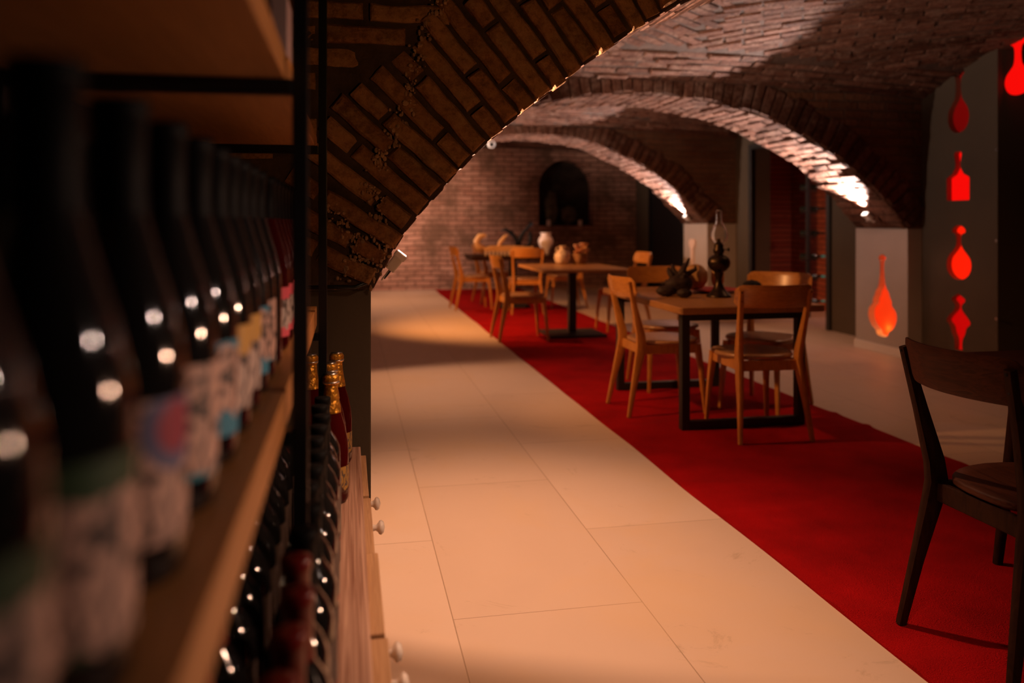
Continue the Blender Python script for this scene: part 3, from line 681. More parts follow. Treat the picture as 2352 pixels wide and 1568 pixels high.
# pedestal table: jar and dried flowers
TZ2 = FZ+.718
M_JAR = pm('crackle_jar', (.62, .46, .34), .35, var=.35, vscale=30, coat=.3, bump=.2)
pj = onz(1292, 606, TZ2); jar = empty('ceramic_jar', pj, label='cream crackle glazed jar on the pedestal table', cat='jar'); jar.scale = (1.15, 1.15, 1.1)
mb = MB(); mb.lathe([(.05, 0), (.07, .02), (.082, .06), (.078, .1), (.055, .13), (.03, .148), (.028, .17), (.04, .185), (.036, .185), (.022, .17), (.02, .15)], 32); mb.build('jar_body', M_JAR, jar, True, auto=60)
for s in (-1, 1):
    b = MB(); b.tube([(s*.03, 0, .17), (s*.055, 0, .165), (s*.065, 0, .14), (s*.058, 0, .125)], .006, 8); b.build('handle', M_JAR, jar, True)
pj = onz(1325, 606, TZ2); bq = empty('dried_bouquet', pj+Vector((.03, 0, 0)), label='bunch of dried brown roses on the pedestal table, right of the jar', cat='flowers'); bq.scale = (1.3, 1.2, 1.25)
M_PET = pm('dried_petals', (.60, .26, .13), .8, var=.5, vscale=40, bump=.4); M_PET2 = pm('dried_petals_pale', (.75, .42, .30), .8, var=.4, vscale=40)
random.seed(5)
b = MB(); b.lathe([(.05, 0), (.06, .01), (.07, .05), (.06, .09), (.05, .1)], 24, wob=.05); b.build('basket', pm('wicker', (.28, .13, .05), .8, bump=1, bscale=120, var=.4, vscale=60), bq, True)
for k in range(11):
    a = random.random()*6.28; rr = random.uniform(0, .065); c = Vector((rr*math.cos(a), rr*math.sin(a), random.uniform(.1, .18))); f = MB()
    for q in range(9):
        aa = q*2.4; rad = .006+.0022*q; tl = Matrix.Rotation(aa, 4, 'Z') @ Matrix.Translation((rad, 0, 0)) @ Matrix.Rotation(R(20+q*5), 4, 'Y')
        f.ball((0, 0, 0), 1, 6, M=Matrix.Translation(c) @ tl @ Matrix.Diagonal((.004, .012+.001*q, .017, 1)))
    f.build('flower', M_PET if k % 2 else M_PET2, bq, True)
# far dark table: board with small cups, horned ornament, vase
TZ3 = FZ+.725
M_GOLD = wood('golden_wood', (.60, .30, .10), (.75, .42, .16), (2, 20, 20), .4)
pt = onz(1145, 582, TZ3); dz = 0
boat = empty('wooden_serving_boat', (pt.x-.02, 11.1, TZ3), label='carved golden wooden boat with row of small pegs on the far dark table', cat='ornament'); boat.scale = (1.1, 1, 1.3)
mb = MB()
out = [(-.30, .035), (-.28, 0), (.30, 0), (.34, .05), (.30, .045), (.1, .06), (-.20, .06)]
mb.extr([(a*1.0, b+.045) for a, b in out], (0, -.06, 0), (1,0,0), (0,0,1), (0,1,0), .12); mb.build('hull', M_GOLD, boat, bevel=.008)
for k in range(12):
    b = MB(); b.lathe([(.011, 0), (.014, .01), (.008, .03), (.014, .045)], 12, M=Matrix.Translation((-.27+k*.048, -.045, 0))); b.build('peg_foot', pm('pale_peg', (.85, .58, .34), .5), boat, True)
b = MB(); b.tube([(-.28, 0, .07), (-.36, 0, .10), (-.38, 0, .15), (-.34, 0, .20), (-.27, 0, .215), (-.25, 0, .205)], [.035, .042, .04, .034, .022, .012], 14); b.build('carved_head', M_GOLD, boat, True)
b = MB(); b.tube([(-.12, 0, .09), (-.08, 0, .14), (-.02, 0, .20), (.02, 0, .22)], [.012, .025, .02, .006], 12); b.build('wing', M_GOLD, boat, True)
pt = onz(1180, 584, TZ3); orn = empty('horned_ornament', (pt.x+.04, 11.42, TZ3), label='black branching horn ornament on the far dark table', cat='ornament')
b = MB(); b.lathe([(.07, 0), (.075, .01), (.03, .03), (.022, .08)], 20); b.build('stand', M_BLK, orn, True, auto=50)
for pts, rad in ((((0,0,.07), (.03,0,.2), (.08,0,.30), (.15,0,.38), (.21,0,.45)), [.03, .035, .028, .024, .03]), (((0,0,.12), (-.01,0,.2), (-.08,0,.30), (-.16,0,.35), (-.24,0,.34)), [.03, .03, .03, .025, .01]), (((.0,0,.07), (.10,0,.09), (.17,0,.14), (.19,0,.22), (.18,0,.32)), [.02, .02, .026, .03, .03])):
    b = MB(); b.tube(pts, rad, 12); b.build('horn', M_BLK, orn, True)
pv = onz(1250, 584, TZ3); vase = MB(); vase.lathe([(.045, 0), (.05, .01), (.055, .06), (.095, .14), (.11, .19), (.095, .235), (.07, .262), (.066, .285), (.085, .31), (.08, .31), (.055, .28), (.05, .2)], 36)
o = vase.build('vase', pm('white_porcelain', (.80, .66, .60), .3, coat=.4), smooth=True, auto=60); o.location = (2.72, 11.3, TZ3); tag(o, 'white porcelain vase at the right of the far dark table', 'vase')
# candles in the niche
for k, (x, l) in enumerate(((1258, 'left'), (1330, 'right'))):
    p = onY(x, 517, YF+.12); c = empty('candle', (p.x, YF+.045, nz0), label=f'short white candle on the {l} side of the niche ledge', cat='candle', group='candles in the niche')
    b = MB(); b.lathe([(.034, 0), (.036, .004), (.036, .095), (.03, .1), (.001, .094)], 20); b.build('wax', pm('candle_wax', (.85, .72, .66), .5), c, True, auto=50)
    b = MB(); b.tube([(0, 0, .09), (.002, 0, .112)], .0015, 6); b.build('wick', M_BLACK, c)
organic('niche_stone', (ncx-.25, YF+.16, nz0), .11, (1, .7, 2.6), pm('mossy_stone', (.10, .08, .05), .9, bump=1, bscale=15, var=.5), 'tall rough stone at the left inside the niche', 'stone', 21, .4, 2)
organic('niche_stone', (ncx+.08, YF+.17, nz0), .13, (1.1, .7, 1.3), MATS['mossy_stone'], 'low rough stone in the middle of the niche', 'stone', 25, .4, 2)

# ------------------------------------------------------------ glowing red hanging utensils
def redmat(name, col, s): return pm(name, (.7, .22, .05) if 'spoon' in name else (.30, .004, .003), .6, emit=col, es=s, spec=.1)
M_LITEDGE = pm('lit_cut_edge', (.80, .70, .52), .5)  # pale colour stands for glow falling on the cut's inner wall
def smoothout(pts, it=2):
    for _ in range(it):
        q = []
        for i in range(len(pts)):
            a, b = pts[i], pts[(i+1)%len(pts)]
            q += [(a[0]*.75+b[0]*.25, a[1]*.75+b[1]*.25), (a[0]*.25+b[0]*.75, a[1]*.25+b[1]*.75)]
        pts = q
    return pts
def mirror(right): return right + [(-x, z) for x, z in reversed(right) if x > 1e-4]
CUTS = []
def utensil(X, Yc, z0, z1, half, wid, em, label, t=.05, sm=2, name='glowing_recess', edge=None, host=None):
    """half: right-hand outline (w 0..1, h 0..1 from the bottom); cut into the wall, lit panel at the back of the cut"""
    hh = z1-z0; out = mirror([(w_*wid/2, h_*hh) for w_, h_ in half])
    if sm: out = smoothout(out, sm)
    if host is None:
        o = empty('carved_spoon', (X, Yc, z0), label=label, cat='utensil')
        b = MB(); b.extr(out, (0, 0, 0), (0, -1, 0), (0, 0, 1), (-1, 0, 0), .03); b.build('spoon_body', em, o); return o
    # cutter, applied to the host wall
    c = MB(); c.extr(out, (X+t, Yc, z0), (0, -1, 0), (0, 0, 1), (-1, 0, 0), t+.05); co = c.build('cutter', edge or M_EDGE)
    m = host.modifiers.new('cut', 'BOOLEAN'); m.operation = 'DIFFERENCE'; m.solver = 'EXACT'; m.object = co; m.material_mode = 'TRANSFER'
    dg = bpy.context.evaluated_depsgraph_get(); me = bpy.data.meshes.new_from_object(host.evaluated_get(dg))
    host.modifiers.clear(); host.data = me; bpy.data.objects.remove(co)
    o = empty(name, (X+t, Yc, z0), label=label, cat='light')
    k = [(a*.999, b) for a, b in out]
    fr = MB(); fr.extr(k, (.002, 0, 0), (0, -1, 0), (0, 0, 1), (-1, 0, 0), .004); fr.build('glowing_panel', em, o); return o
M_EDGE = pm('dark_cut_edge', (.30, .16, .10), .6)
def pxz(x, y, X): p = onX(x, y, X); return p.y, p.z
RD = redmat('red_glow_bright', (1, .012, .001), 1.0); RD2 = redmat('red_glow', (1, .002, .001), .85); RD3 = redmat('red_glow_dim', (1, .002, .002), .45); RD4 = redmat('red_glow_faint', (1, .002, .002), .06)
XW = 4.92
def put(x, ytop, ybot, half, wpx, em, label, X=XW, host='pier', **k):
    host = HOST[host] if host else None
    yc, zt_ = pxz(x, ytop, X); _, zb = pxz(x, ybot, X); a, b, c = ray(x, ytop); D = X/a
    dY = abs(pxz(x+wpx/2, ytop, X)[0]-pxz(x-wpx/2, ytop, X)[0])
    return utensil(X, yc, zb, zt_, half, dY, em, label, host=host, **k)
ladle = [(0, -.02), (.5, 0), (.95, .1), (1.12, .25), (1.0, .4), (.55, .52), (.3, .6), (.2, .66), (.2, .86), (.62, .88), (.55, .97), (0, 1.04)]
def two(o, em2, cut=.5): return o
# 1: round ladle glowing orange-red
put(2202, 520, 640, ladle, 52, RD, 'round glowing red ladle-shaped recess, third from the top on the grey pier')
cutb = [(0, 0), (.95, 0), (1, .02), (1, .45), (.95, .47), (.5, .54), (.24, .66), (.2, .75), (.34, .95), (.24, 1), (0, 1)]
put(2200, 348, 460, cutb, 52, RD2, 'square glowing red paddle-shaped recess, second from the top on the grey pier', sm=0)
spoonh = [(0, -.03), (.8, .02), (1.2, .18), (1.1, .34), (.6, .46), (.3, .54), (.26, .85), (.75, .9), (.5, 1.0), (0, 1.04)]
put(2201, 155, 302, spoonh, 42, RD4, 'dim red spoon-shaped recess, topmost in the grey pier')
fish = [(0, 0), (.42, 0), (.34, .05), (.36, .2), (.62, .3), (.72, .42), (1.15, .5), (.95, .58), (.42, .7), (.28, .76), (.3, .82), (.75, .91), (.1, 1.0), (0, 1.03)]
put(2201, 676, 804, fish, 50, RD3, 'pointed vase-like red recess, lowest in the grey pier', sm=1)
put(2325, 85, 215, spoonh, 52, RD2, 'red spoon-shaped recess at the right edge in the black cabinet door', X=4.93, host='door')
big = [(0, -.02), (.5, -.01), (.55, .05), (1.0, .1), (1.3, .22), (1.2, .32), (.8, .38), (.86, .43), (.66, .48), (.6, .54), (.28, .6), (.13, .92), (.42, .96), (0, 1.02)]
b5 = put(2026, 585, 769, big, 52, redmat('red_glow_spoon', (1, .012, .001), .7), 'long glowing red spoon-shaped recess with pale lit edge in the pale pillar', X=XP, t=.07, edge=M_LITEDGE, host='pillar')
yc, zz = pxz(2026, 762, XP)
l = bpy.data.lights.new('spoon_glow', 'POINT'); l.energy = .12; l.color = (1, .5, .12); l.shadow_soft_size = .01; lo = bpy.data.objects.new('spoon_glow', l); COL.objects.link(lo); lo.location = (XP+.03, yc, zz+.03)
wsp = [(0, 0), (.30, .01), (.38, .5), (.35, .66), (.7, .72), (1, .85), (.7, .97), (0, 1)]
put(1593, 548, 616, wsp, 14, pm('white_spoon', (.80, .62, .52), .5), 'white carved spoon hanging on the far pillar', X=XP, host=None)

# ------------------------------------------------------------ bottles on a rack in the passage
pr = onX(1856, 500, 5.62); rk = empty('wall_bottle_rack', (5.62, pr.y, 0), label='black upright bottle rack in the red brick passage', cat='rack')
b = MB(); b.box((-.02, -.02, 0), (.02, .02, 2.3)); b.build('post', M_BLACKM, rk)
M_DG = pm('dark_green_glass', (.012, .016, .012), .06, coat=.6, spec=.6)
def lying_bottle(cap):
    o = empty('lying_bottle', cat='bottle')
    prof = [(.03, 0), (.037, .006), (.037, .19), (.03, .215), (.015, .24), (.0135, .295), (.001, .296)]
    b = MB(); b.lathe(prof, 20, M=Matrix.Rotation(R(90), 4, 'X')); b.build('glass_body', M_DG, o, True, auto=60)
    b = MB(); b.lathe([(.0145, .25), (.015, .252), (.015, .298), (.001, .299)], 16, M=Matrix.Rotation(R(90), 4, 'X')); b.build('capsule', cap, o, True, auto=60)
    return o
capc = pm('teal_capsule', (.05, .55, .60), .3, metal=.2)
L0 = lying_bottle(M_DG)
ys = [430, 480, 535, 588, 634, 690]; names = ['topmost', 'second from top', 'third from top', 'fourth from top', 'fifth from top', 'lowest']
for k, yv in enumerate(ys):
    p = onX(1836, yv, 5.56); z = p.z
    q = L0 if k == 0 else dup(L0, (0,0,0))
    if k == 0: pass
    q.location = (p.x, p.y-.01, z); q.rotation_euler = (0, 0, R(62))
    q['label'] = f'dark wine bottle lying in the passage rack, {names[k]}'; q['group'] = 'bottles in the passage rack'
    b = MB(); b.box((-.10, -.012, z-.052), (.12, .012, z-.040)); b.build('bottle_cradle', M_BLACKM, rk)
    if k >= 3:
        for ch in q.children:
            if ch.name.startswith('capsule'): ch.data = ch.data.copy(); ch.data.materials[0] = capc
spot('passage_spot', (5.7, 8.2, 2.2), (6.2, 9.0, .9), 40, (1, .45, .35), 100, 1, .04)
spot('passage_spot', (5.55, 8.7, 2.3), (5.6, 8.8, 0), 14, PINK, 50, 1, .04)

# ------------------------------------------------------------ uplights on the springers
def uplight(loc, tgt, power, color, label, ang=80, cable=None, emit=4, wall=None):
    o = empty('uplight', loc, label=label, cat='spotlight', group='uplights on the arch springers')
    d = (Vector(tgt)-Vector(loc)).normalized(); q = d.to_track_quat('Z', 'X').to_matrix().to_4x4()
    b = MB(); b.box((-.018, -.036, -.05), (.018, .036, .012), M=q); b.box((-.022, -.042, .0), (.022, .042, .022), M=q); b.build('housing', M_WHITE, o, bevel=.004)
    b = MB(); b.box((-.017, -.036, .0222), (.017, .036, .024), M=q); b.build('lens', pm('lit_lens', (1, .9, .8), .3, emit=(1, .85, .75), es=emit), o)
    b = MB(); b.box((-.004, -.016, -.095), (.001, .016, -.04), M=q)
    if wall is not None: b.box((min(0, wall-loc[0]), -.012, -.055), (max(0, wall-loc[0]), .012, -.047))
    br = b.build('bracket', M_WHITE, o, bevel=.001)
    b = MB(); b.tube([(q @ Vector((-.006, y_, z_)))*1 for y_, z_ in ((.02, -.02), (.02, -.055), (.012, -.085))], .003, 8); b.build('cable_stub', M_BLACK, br, True)
    l = bpy.data.lights.new('uplight_lamp', 'SPOT'); l.energy = power; l.color = color; l.spot_size = R(ang); l.spot_blend = .7; l.shadow_soft_size = .02
    s = bpy.data.objects.new('uplight_lamp', l); COL.objects.link(s); s.location = Vector(loc)+d*.04; aim(s, tgt)
    return o
uplight((.172, 2.93, 1.07), (1.7, 2.86, 3.0), 300, VW, 'white box spotlight with cable on the nearest left pillar', 110)
uplight((4.60, 6.72, 1.255), (3.3, 6.78, 2.35), 950, WHITE, 'white spotlight on the pale pillar, under the right end of the middle arch', 105, wall=XP+.01)
uplight((4.62, 10.85, 1.26), (3.3, 10.9, 2.4), 750, WHITE, 'white spotlight under the right end of the farthest arch', 100, wall=XP+.01)
uplight((.0, 6.75, 1.22), (1.6, 6.75, 2.5), 480, VW, 'spotlight under the left end of the middle arch, hidden', 110, wall=2*XC-XP-.01)
uplight((.0, 10.9, 1.22), (1.6, 10.9, 2.5), 560, VW, 'spotlight under the left end of the farthest arch, hidden', 110, wall=2*XC-XP-.01)
spot('vault_fill', (-.1, 4.0, 1.6), (1.45, 5.1, 2.6), 560, VW, 52, 1, .05)  # added lamps, stand in for uplight spill on the vaults
spot('vault_fill', (-.1, 8.0, 1.6), (1.3, 9.4, 2.6), 480, VW, 58, 1, .05)
# cable along the pillar head
b = MB(); zc = pA[1]+.012; b.tube([(-.3, 2.575, zc), (-.03, 2.577, zc), (.02, 2.575, zc-.002), (.06, 2.58, zc+.012), (.085, 2.7, zc+.035), (.11, 2.85, zc+.05)], .006, 10)
tag(b.build('power_cable', M_BLACK, smooth=True), 'black cable running along the top of the nearest pillar', 'cable')
# security camera
p = onY(1128, 330, 10.42); cm = empty('security_camera', p, label='small white security camera under the far end of the arches', cat='camera')
b = MB(); b.lathe([(.05, .0), (.05, .03), (.04, .045)], 20, M=Matrix.Rotation(R(110), 4, 'X')); b.build('housing', M_WHITE, cm, True, auto=50)
b = MB(); b.ball((0, 0, 0), .034, 12, M=Matrix.Translation((0, -.03, -.012))); b.build('lens_dome', M_BLACK, cm, True)
b = MB(); b.tube([(0, .02, .0), (0, .06, .02), (.0, .09, .03)], .012, 10); b.build('mount', M_WHITE, cm, True)

# ------------------------------------------------------------ shelf rack and cabinet
ZC = .52
cab = empty('drawer_cabinet', (0, 0, 0), label='low ash wood counter cabinet with white knobbed drawers under the shelf rack', cat='cabinet')
b = MB(); b.box((-.60, .15, .495), (.036, 2.54, ZC)); b.build('worktop', M_COUNTER, cab, bevel=.002)
b = MB(); b.box((-.60, .16, 0), (.018, 2.53, .495)); b.build('carcass', M_DRAWER, cab)
M_KNOB = pm('white_knob', (.80, .72, .66), .2, coat=.6)
edges = [2.54, 2.16, 1.79, 1.43, 1.07, .71, .35]; pull = [.052, .056, .062, .066, .062, .06]
for k in range(6):
    a, bb = edges[k+1]+.004, edges[k]-.004; b = MB(); b.box((.018, a, .355), (pull[k], bb, .494-.004*(k % 2))); d = b.build('drawer', M_DRAWER, cab, bevel=.002)
    ks = {0: (2.30,), 1: (2.12,), 2: (1.50,), 3: (1.40,)}.get(k, ((a+bb)/2,))
    for yk in ks:
        yk = min(max(yk, a+.03), bb-.03)
        m2 = MB(); m2.lathe([(.009, 0), (.007, .012), (.010, .017), (.0165, .021), (.018, .026), (.013, .032), (.001, .035)], 24, M=Matrix.Translation((pull[k], yk, .425)) @ Matrix.Rotation(R(90), 4, 'Y'))
        m2.build('knob', M_KNOB, d, True, auto=70)
rack = empty('shelf_rack', (0, 0, ZC), label='black steel shelf rack with pine boards along the left side', cat='shelf')
b = None
for yy in (.02, 1.10, 2.06):
    for xx in (-.071, -.43):
        if yy < .1 and xx > -.1: continue
        b = MB(); b.box((xx, yy, 0), (xx+.02, yy+.02, 1.9)); b.build('post', M_BLACK, rack, bevel=.0015)
    for zz in (.93-ZC, 1.3835-ZC):
        b = MB(); b.box((-.41, yy, zz-.02), (-.071, yy+.02, zz)); b.build('crossbar', M_BLACK, rack, bevel=.0015)
for (za, zb) in ((.93, .98), (1.3835, 1.418)):
    for (ya, yb) in ((.03, 1.108), (1.112, 2.2)):
        b = MB(); b.box((-.41, ya, za-ZC), (-.08, yb, zb-ZC)); b.build('shelf_board', M_SHELF, rack, bevel=.0015)

def label_mat(name, base, acc, line=(.10, .07, .06), z0=.0, z1=1., where=(.5, .5), size=.3, ring=None):
    m, nt, b = newmat(name); N = nt.nodes; L = nt.links
    tc = N.new('ShaderNodeTexCoord'); n = N.new('ShaderNodeTexNoise'); n.inputs['Scale'].default_value = 26; n.inputs['Detail'].default_value = 3; n.inputs['Distortion'].default_value = 1.2
    L.new(tc.outputs['Object'], n.inputs['Vector'])
    wv = N.new('ShaderNodeTexWave'); wv.inputs['Scale'].default_value = 30; wv.inputs['Distortion'].default_value = 12; wv.inputs['Detail'].default_value = 2; wv.inputs['Detail Scale'].default_value = 1.4
    L.new(tc.outputs['Object'], wv.inputs['Vector'])
    r = N.new('ShaderNodeValToRGB'); r.color_ramp.elements[0].position = .25; r.color_ramp.elements[1].position = .42; L.new(wv.outputs['Fac'], r.inputs['Fac'])
    r.color_ramp.elements[0].color = (*line, 1); r.color_ramp.elements[1].color = (*base, 1)
    r4 = N.new('ShaderNodeValToRGB'); r4.color_ramp.elements[0].position = .36; r4.color_ramp.elements[1].position = .42; L.new(n.outputs['Fac'], r4.inputs['Fac'])
    mx = N.new('ShaderNodeMix'); mx.data_type = 'RGBA'; L.new(r4.outputs['Color'], mx.inputs['Factor']); mx.inputs[6].default_value = (*base, 1); L.new(r.outputs['Color'], mx.inputs[7])
    # accent: bands at label top and bottom with wavy edge
    sp = N.new('ShaderNodeSeparateXYZ'); L.new(tc.outputs['Object'], sp.inputs[0])
    ma = N.new('ShaderNodeMath'); ma.operation = 'MULTIPLY_ADD'; ma.inputs[1].default_value = .05; L.new(n.outputs['Fac'], ma.inputs[0]); L.new(sp.outputs['Z'], ma.inputs[2])
    r5 = N.new('ShaderNodeValToRGB'); r5.color_ramp.interpolation = 'CONSTANT'; e = r5.color_ramp.elements
    e[0].position = 0; e[0].color = (1,1,1,1); e[1].position = z0; e[1].color = (0,0,0,1); e2 = e.new(z1); e2.color = (1,1,1,1)
    mr = N.new('ShaderNodeMapRange'); mr.inputs[1].default_value = .03; mr.inputs[2].default_value = .20; L.new(ma.outputs[0], mr.inputs[0]); L.new(mr.outputs[0], r5.inputs['Fac'])
    mx2 = N.new('ShaderNodeMix'); mx2.data_type = 'RGBA'; L.new(r5.outputs['Color'], mx2.inputs['Factor']); L.new(mx.outputs[2], mx2.inputs[6]); mx2.inputs[7].default_value = (*acc, 1)
    last = mx2.outputs[2]
    if ring:
        vm = N.new('ShaderNodeVectorMath'); vm.operation = 'DISTANCE'; vm.inputs[1].default_value = ring[0]; L.new(tc.outputs['Object'], vm.inputs[0])
        r6 = N.new('ShaderNodeValToRGB'); r6.color_ramp.interpolation = 'LINEAR'; q = r6.color_ramp.elements
        q[0].position = .55; q[0].color = (*ring[2], 1); q[1].position = .70; q[1].color = (*ring[3], 1)
        dv = N.new('ShaderNodeMath'); dv.operation = 'DIVIDE'; dv.inputs[1].default_value = ring[1]; L.new(vm.outputs['Value'], dv.inputs[0]); L.new(dv.outputs[0], r6.inputs['Fac'])
        lt = N.new('ShaderNodeMath'); lt.operation = 'LESS_THAN'; lt.inputs[1].default_value = 1; L.new(dv.outputs[0], lt.inputs[0])
        mx3 = N.new('ShaderNodeMix'); mx3.data_type = 'RGBA'; L.new(lt.outputs[0], mx3.inputs['Factor']); L.new(last, mx3.inputs[6]); L.new(r6.outputs['Color'], mx3.inputs[7]); last = mx3.outputs[2]
    L.new(last, b.inputs['Base Color']); b.inputs['Roughness'].default_value = .6
    return m
CREAM = (.66, .41, .32)
LM = {
 'green': label_mat('label_cream_green', CREAM, (.03, .07, .025), z0=.14, z1=.56),
 'oval': label_mat('label_cream_oval', CREAM, (.20, .20, .30), z0=.10, z1=1.5, ring=((.037, -.016, .096), .026, (.34, .03, .06), (.13, .13, .24))),
 'teal': label_mat('label_cream_teal', CREAM, (.03, .27, .36), z0=.16, z1=1.5),
 'blue': label_mat('label_cream_blue', CREAM, (.04, .24, .36), z0=.24, z1=.60),
 'gold': label_mat('label_cream_gold', (.60, .45, .38), (.62, .32, .06), z0=.14, z1=1.5, ring=((.036, -.02, .105), .022, (.65, .36, .08), (.62, .34, .08))),
 'pink': label_mat('label_pink_white', (.50, .42, .38), (.72, .10, .14), z0=.20, z1=.50),
 'grey': label_mat('label_grey', (.10, .065, .05), (.20, .04, .03), z0=.3, z1=1.5),
 'yellow': label_mat('label_yellow', (.40, .22, .05), (.06, .02, .01), z0=.20, z1=1.2),
}
M_DARKGL = pm('bottle_black_glass', (.010, .009, .009), .07, coat=.5, spec=.6)
M_ROSE = pm('bottle_rose_glass', (.10, .007, .007), .04, trans=.6, spec=.6, ior=1.25)
M_CAPB = pm('capsule_black', (.006, .006, .006), .55, spec=.1)
M_CAPR = pm('capsule_red', (.13, .008, .006), .3, coat=.3)
M_FOIL = pm('gold_foil', (.80, .38, .05), .3, metal=.8, bump=.9, bscale=60, var=.3, vscale=60)
def make_bottle(kind, glass, cap, lab, lz0=.055, lz1=.165, name='wine_bottle', h=.30):
    o = empty(name, cat='bottle')
    if kind == 'burgundy': prof = [(.030, .0), (.036, .003), (.0385, .01), (.0385, .125), (.037, .145), (.031, .172), (.0225, .20), (.0165, .222), (.0148, .24), (.0145, .283), (.0162, .284), (.0162, .292), (.0145, .294)]
    elif kind == 'bordeaux': prof = [(.030, .0), (.036, .003), (.0375, .01), (.0375, .175), (.036, .19), (.029, .207), (.019, .222), (.0150, .235), (.0142, .285), (.0158, .286), (.0158, .294), (.0142, .296)]
    else: prof = [(.032, .0), (.040, .004), (.0425, .012), (.0425, .12), (.040, .15), (.033, .185), (.024, .215), (.0175, .245), (.0155, .265), (.0148, .285), (.0175, .287), (.0175, .300), (.0135, .303)]
    b = MB(); b.lathe(prof, 36); b.build('glass_body', glass, o, True, auto=60)
    if kind == 'champagne':
        b = MB(); q = [(.0245, .2165), (.0225, .232), (.0188, .25), (.0165, .268), (.016, .284), (.0195, .286), (.0200, .302), (.016, .308), (.001, .309)]
        b.lathe(q, 40, wob=.02); b.build('gold_foil', cap, o, True, auto=60)
        b = MB(); b.lathe([(.0205, .288), (.0212, .290), (.0205, .292)], 30); b.lathe([(.0155, .309), (.0162, .3105), (.001, .3115)], 24); b.build('wire_cage', pm('wire_steel', (.6, .6, .58), .3, metal=1), o, True)
    else:
        c0 = .225; top = prof[-1][1]+.0012
        b = MB(); b.lathe([(.0172 if kind == 'burgundy' else .0178, c0), (.0158, .24), (.0156, .281), (.0172, .282), (.0172, top-.001), (.0162, top), (.001, top)], 30); b.build('capsule', cap, o, True, auto=60)
    if lab:
        rr = (.0425 if kind == 'champagne' else .0385 if kind == 'burgundy' else .0375)+.0005
        b = MB(); n = 24; A0, A1 = R(-150), R(70)
        zs = [lz0+(lz1-lz0)*j/6 for j in range(7)]
        vs = [(rr*math.cos(A0+(A1-A0)*i/n), rr*math.sin(A0+(A1-A0)*i/n), z_) for i in range(n+1) for z_ in zs]
        b.add(vs, [(i*7+j, (i+1)*7+j, (i+1)*7+j+1, i*7+j+1) for i in range(n) for j in range(6)]); b.build('paper_label', LM[lab], o, True)
    return o
PROTO = {}
def bottle(key, loc, rz, label, group):
    if key not in PROTO:
        k = {'green': ('burgundy', M_DARKGL, M_CAPB, 'green', .028, .114), 'oval': ('burgundy', M_DARKGL, M_CAPB, 'oval', .028, .114), 'teal': ('burgundy', M_DARKGL, M_CAPB, 'teal', .028, .113), 'blue': ('burgundy', M_DARKGL, M_CAPB, 'blue', .028, .113),
             'gold': ('burgundy', M_DARKGL, M_CAPB, 'gold', .028, .114), 'pink': ('burgundy', M_ROSE, M_CAPB, 'pink', .024, .108), 'dark': ('burgundy', M_DARKGL, M_CAPB, None), 'bord': ('bordeaux', M_DARKGL, M_CAPB, 'grey', .05, .16),
             'red': ('bordeaux', M_DARKGL, M_CAPR, 'grey', .05, .16), 'champ': ('champagne', pm('champagne_rose_glass', (.05, .003, .003), .05, trans=0, spec=.6, ior=1.25), M_FOIL, 'yellow', .03, .09)}[key]
        PROTO[key] = make_bottle(*k, name='champagne_bottle' if key == 'champ' else 'wine_bottle'); o = PROTO[key]; o.location = loc; o.rotation_euler = (0,0,rz); tag(o, label, 'bottle', group); return o
    return dup(PROTO[key], loc, rz, label, group)
ordn = ['nearest', 'second nearest', 'third nearest', 'fourth', 'fifth', 'sixth', 'seventh', 'eighth', 'ninth', 'tenth', 'eleventh', 'twelfth', 'thirteenth', 'fourteenth', 'fifteenth', 'sixteenth', 'seventeenth', 'eighteenth']
def D2Y(D, X): return (D-SA*X)/CA
seq = [(.27, 'green', 'cream label and green top'), (.385, 'green', 'cream label with green upper band'), (.51, 'oval', 'cream label bearing a red and blue oval'), (.635, 'teal', 'cream label with teal base'), (.755, 'blue', 'cream label with blue corners'),
       (.86, 'gold', 'patterned label with golden arch'), (.955, 'gold', 'patterned label with golden arch'), (1.05, 'blue', 'half hidden pale label'), (1.15, 'teal', 'half hidden pale label'), (1.26, 'dark', 'no visible label'),
       (1.42, 'pink', 'pink label and clear rose wine'), (1.505, 'pink', 'pink label'), (1.59, 'pink', 'pink label'), (1.675, 'pink', 'pink label'), (1.76, 'pink', 'pink label'), (1.845, 'pink', 'pink label'), (1.93, 'pink', 'pink label'), (2.015, 'pink', 'pink label')]
for i, (D, k, t_) in enumerate(seq):
    X = -.1385
    bottle(k, (X, D2Y(D, X), .98), R(random.uniform(-6, 6)), f'bottle with {t_}, {ordn[i]} in shelf front row', 'wine bottles on the shelf, front row')
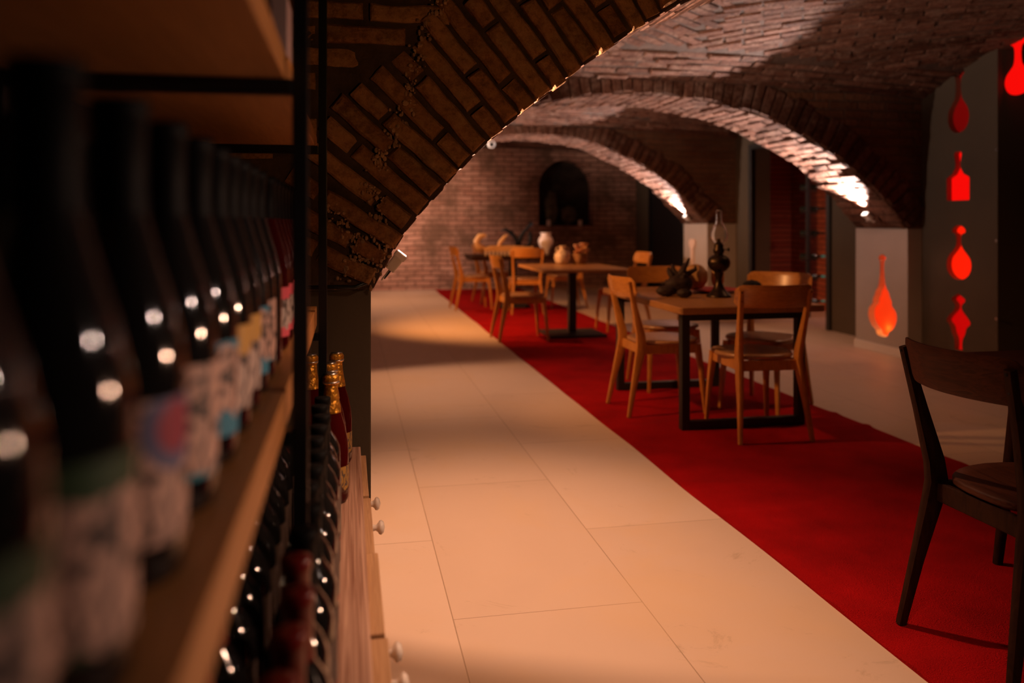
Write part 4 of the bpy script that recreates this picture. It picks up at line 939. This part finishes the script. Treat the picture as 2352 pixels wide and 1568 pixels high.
for i, D in enumerate((.46, .58, .70, .81, .91, 1.0, 1.10, 1.20, 1.32, 1.42, 1.52, 1.62, 1.72)):
    X = -.235; bottle('dark', (X, D2Y(D, X), .98), 0, 'dark wine bottle hidden in the second row on the shelf', 'wine bottles on the shelf, second row')
# upper shelf
for i, D in enumerate((.80, .90, 1.0)):
    X = -.13; bottle(('bord', 'bord', 'dark')[i], (X, D2Y(D, X), 1.418), R(20), f'dark bottle on the upper shelf, {("nearest", "middle one", "farthest")[i]} of three', 'bottles on the upper shelf')
bx = empty('gift_box', (-.123, 1.235, 1.418), label='pinkish white carton with orange base on the upper shelf beside the post', cat='box')
b = MB(); b.box((-.045, -.04, .012), (.04, .05, .098)); b.build('carton', pm('carton_pink', (.60, .40, .36), .6), bx, bevel=.002)
b = MB(); b.box((-.046, -.041, 0), (.041, .051, .012)); b.build('base_band', pm('carton_orange', (.70, .28, .04), .6), bx)
# counter, front row
i = 0
for D, k in [(.50, 'red'), (.60, 'red'), (.69, 'red'), (.775, 'red'), (.86, 'red'), (.945, 'red'), (1.03, 'bord'), (1.12, 'bord'), (1.21, 'bord'), (1.295, 'bord'), (1.38, 'bord'), (1.465, 'bord'), (1.55, 'bord'), (1.635, 'bord'), (1.72, 'bord'), (1.80, 'bord')]:
    X = -.055+.004*math.sin(i*2.1); lab = 'red-capped dark' if k == 'red' else 'black-capped dark'
    bottle(k, (X, D2Y(D, X), ZC), R(25), f'{lab} wine bottle on the counter, {ordn[i]} in the front row', 'wine bottles on the counter, front row'); i += 1
for i, D in enumerate((.62, .71, .80, .89, .98, 1.07, 1.16, 1.25, 1.34, 1.43, 1.52, 1.61, 1.70, 1.79)):
    X = -.145; bottle('red' if i < 4 else 'bord', (X, D2Y(D, X), ZC), R(20), 'red-capped dark bottle in the back row on the counter' if i < 4 else 'black-capped dark bottle in the back row on the counter', 'wine bottles on the counter, back row')
for i, (x, y, l_) in enumerate(((760, 1150, 'nearest at the right'), (758, 1105, 'second from the camera'), (773, 1062, 'farthest, against the pillar'), (714, 1070, 'seen between the two black posts'))):
    p = onz(x, y, ZC); p.z = ZC; bottle('champ', p, R(40), f'rose sparkling wine bottle with gold foil on the counter, {l_}', 'sparkling wine bottles on the counter')
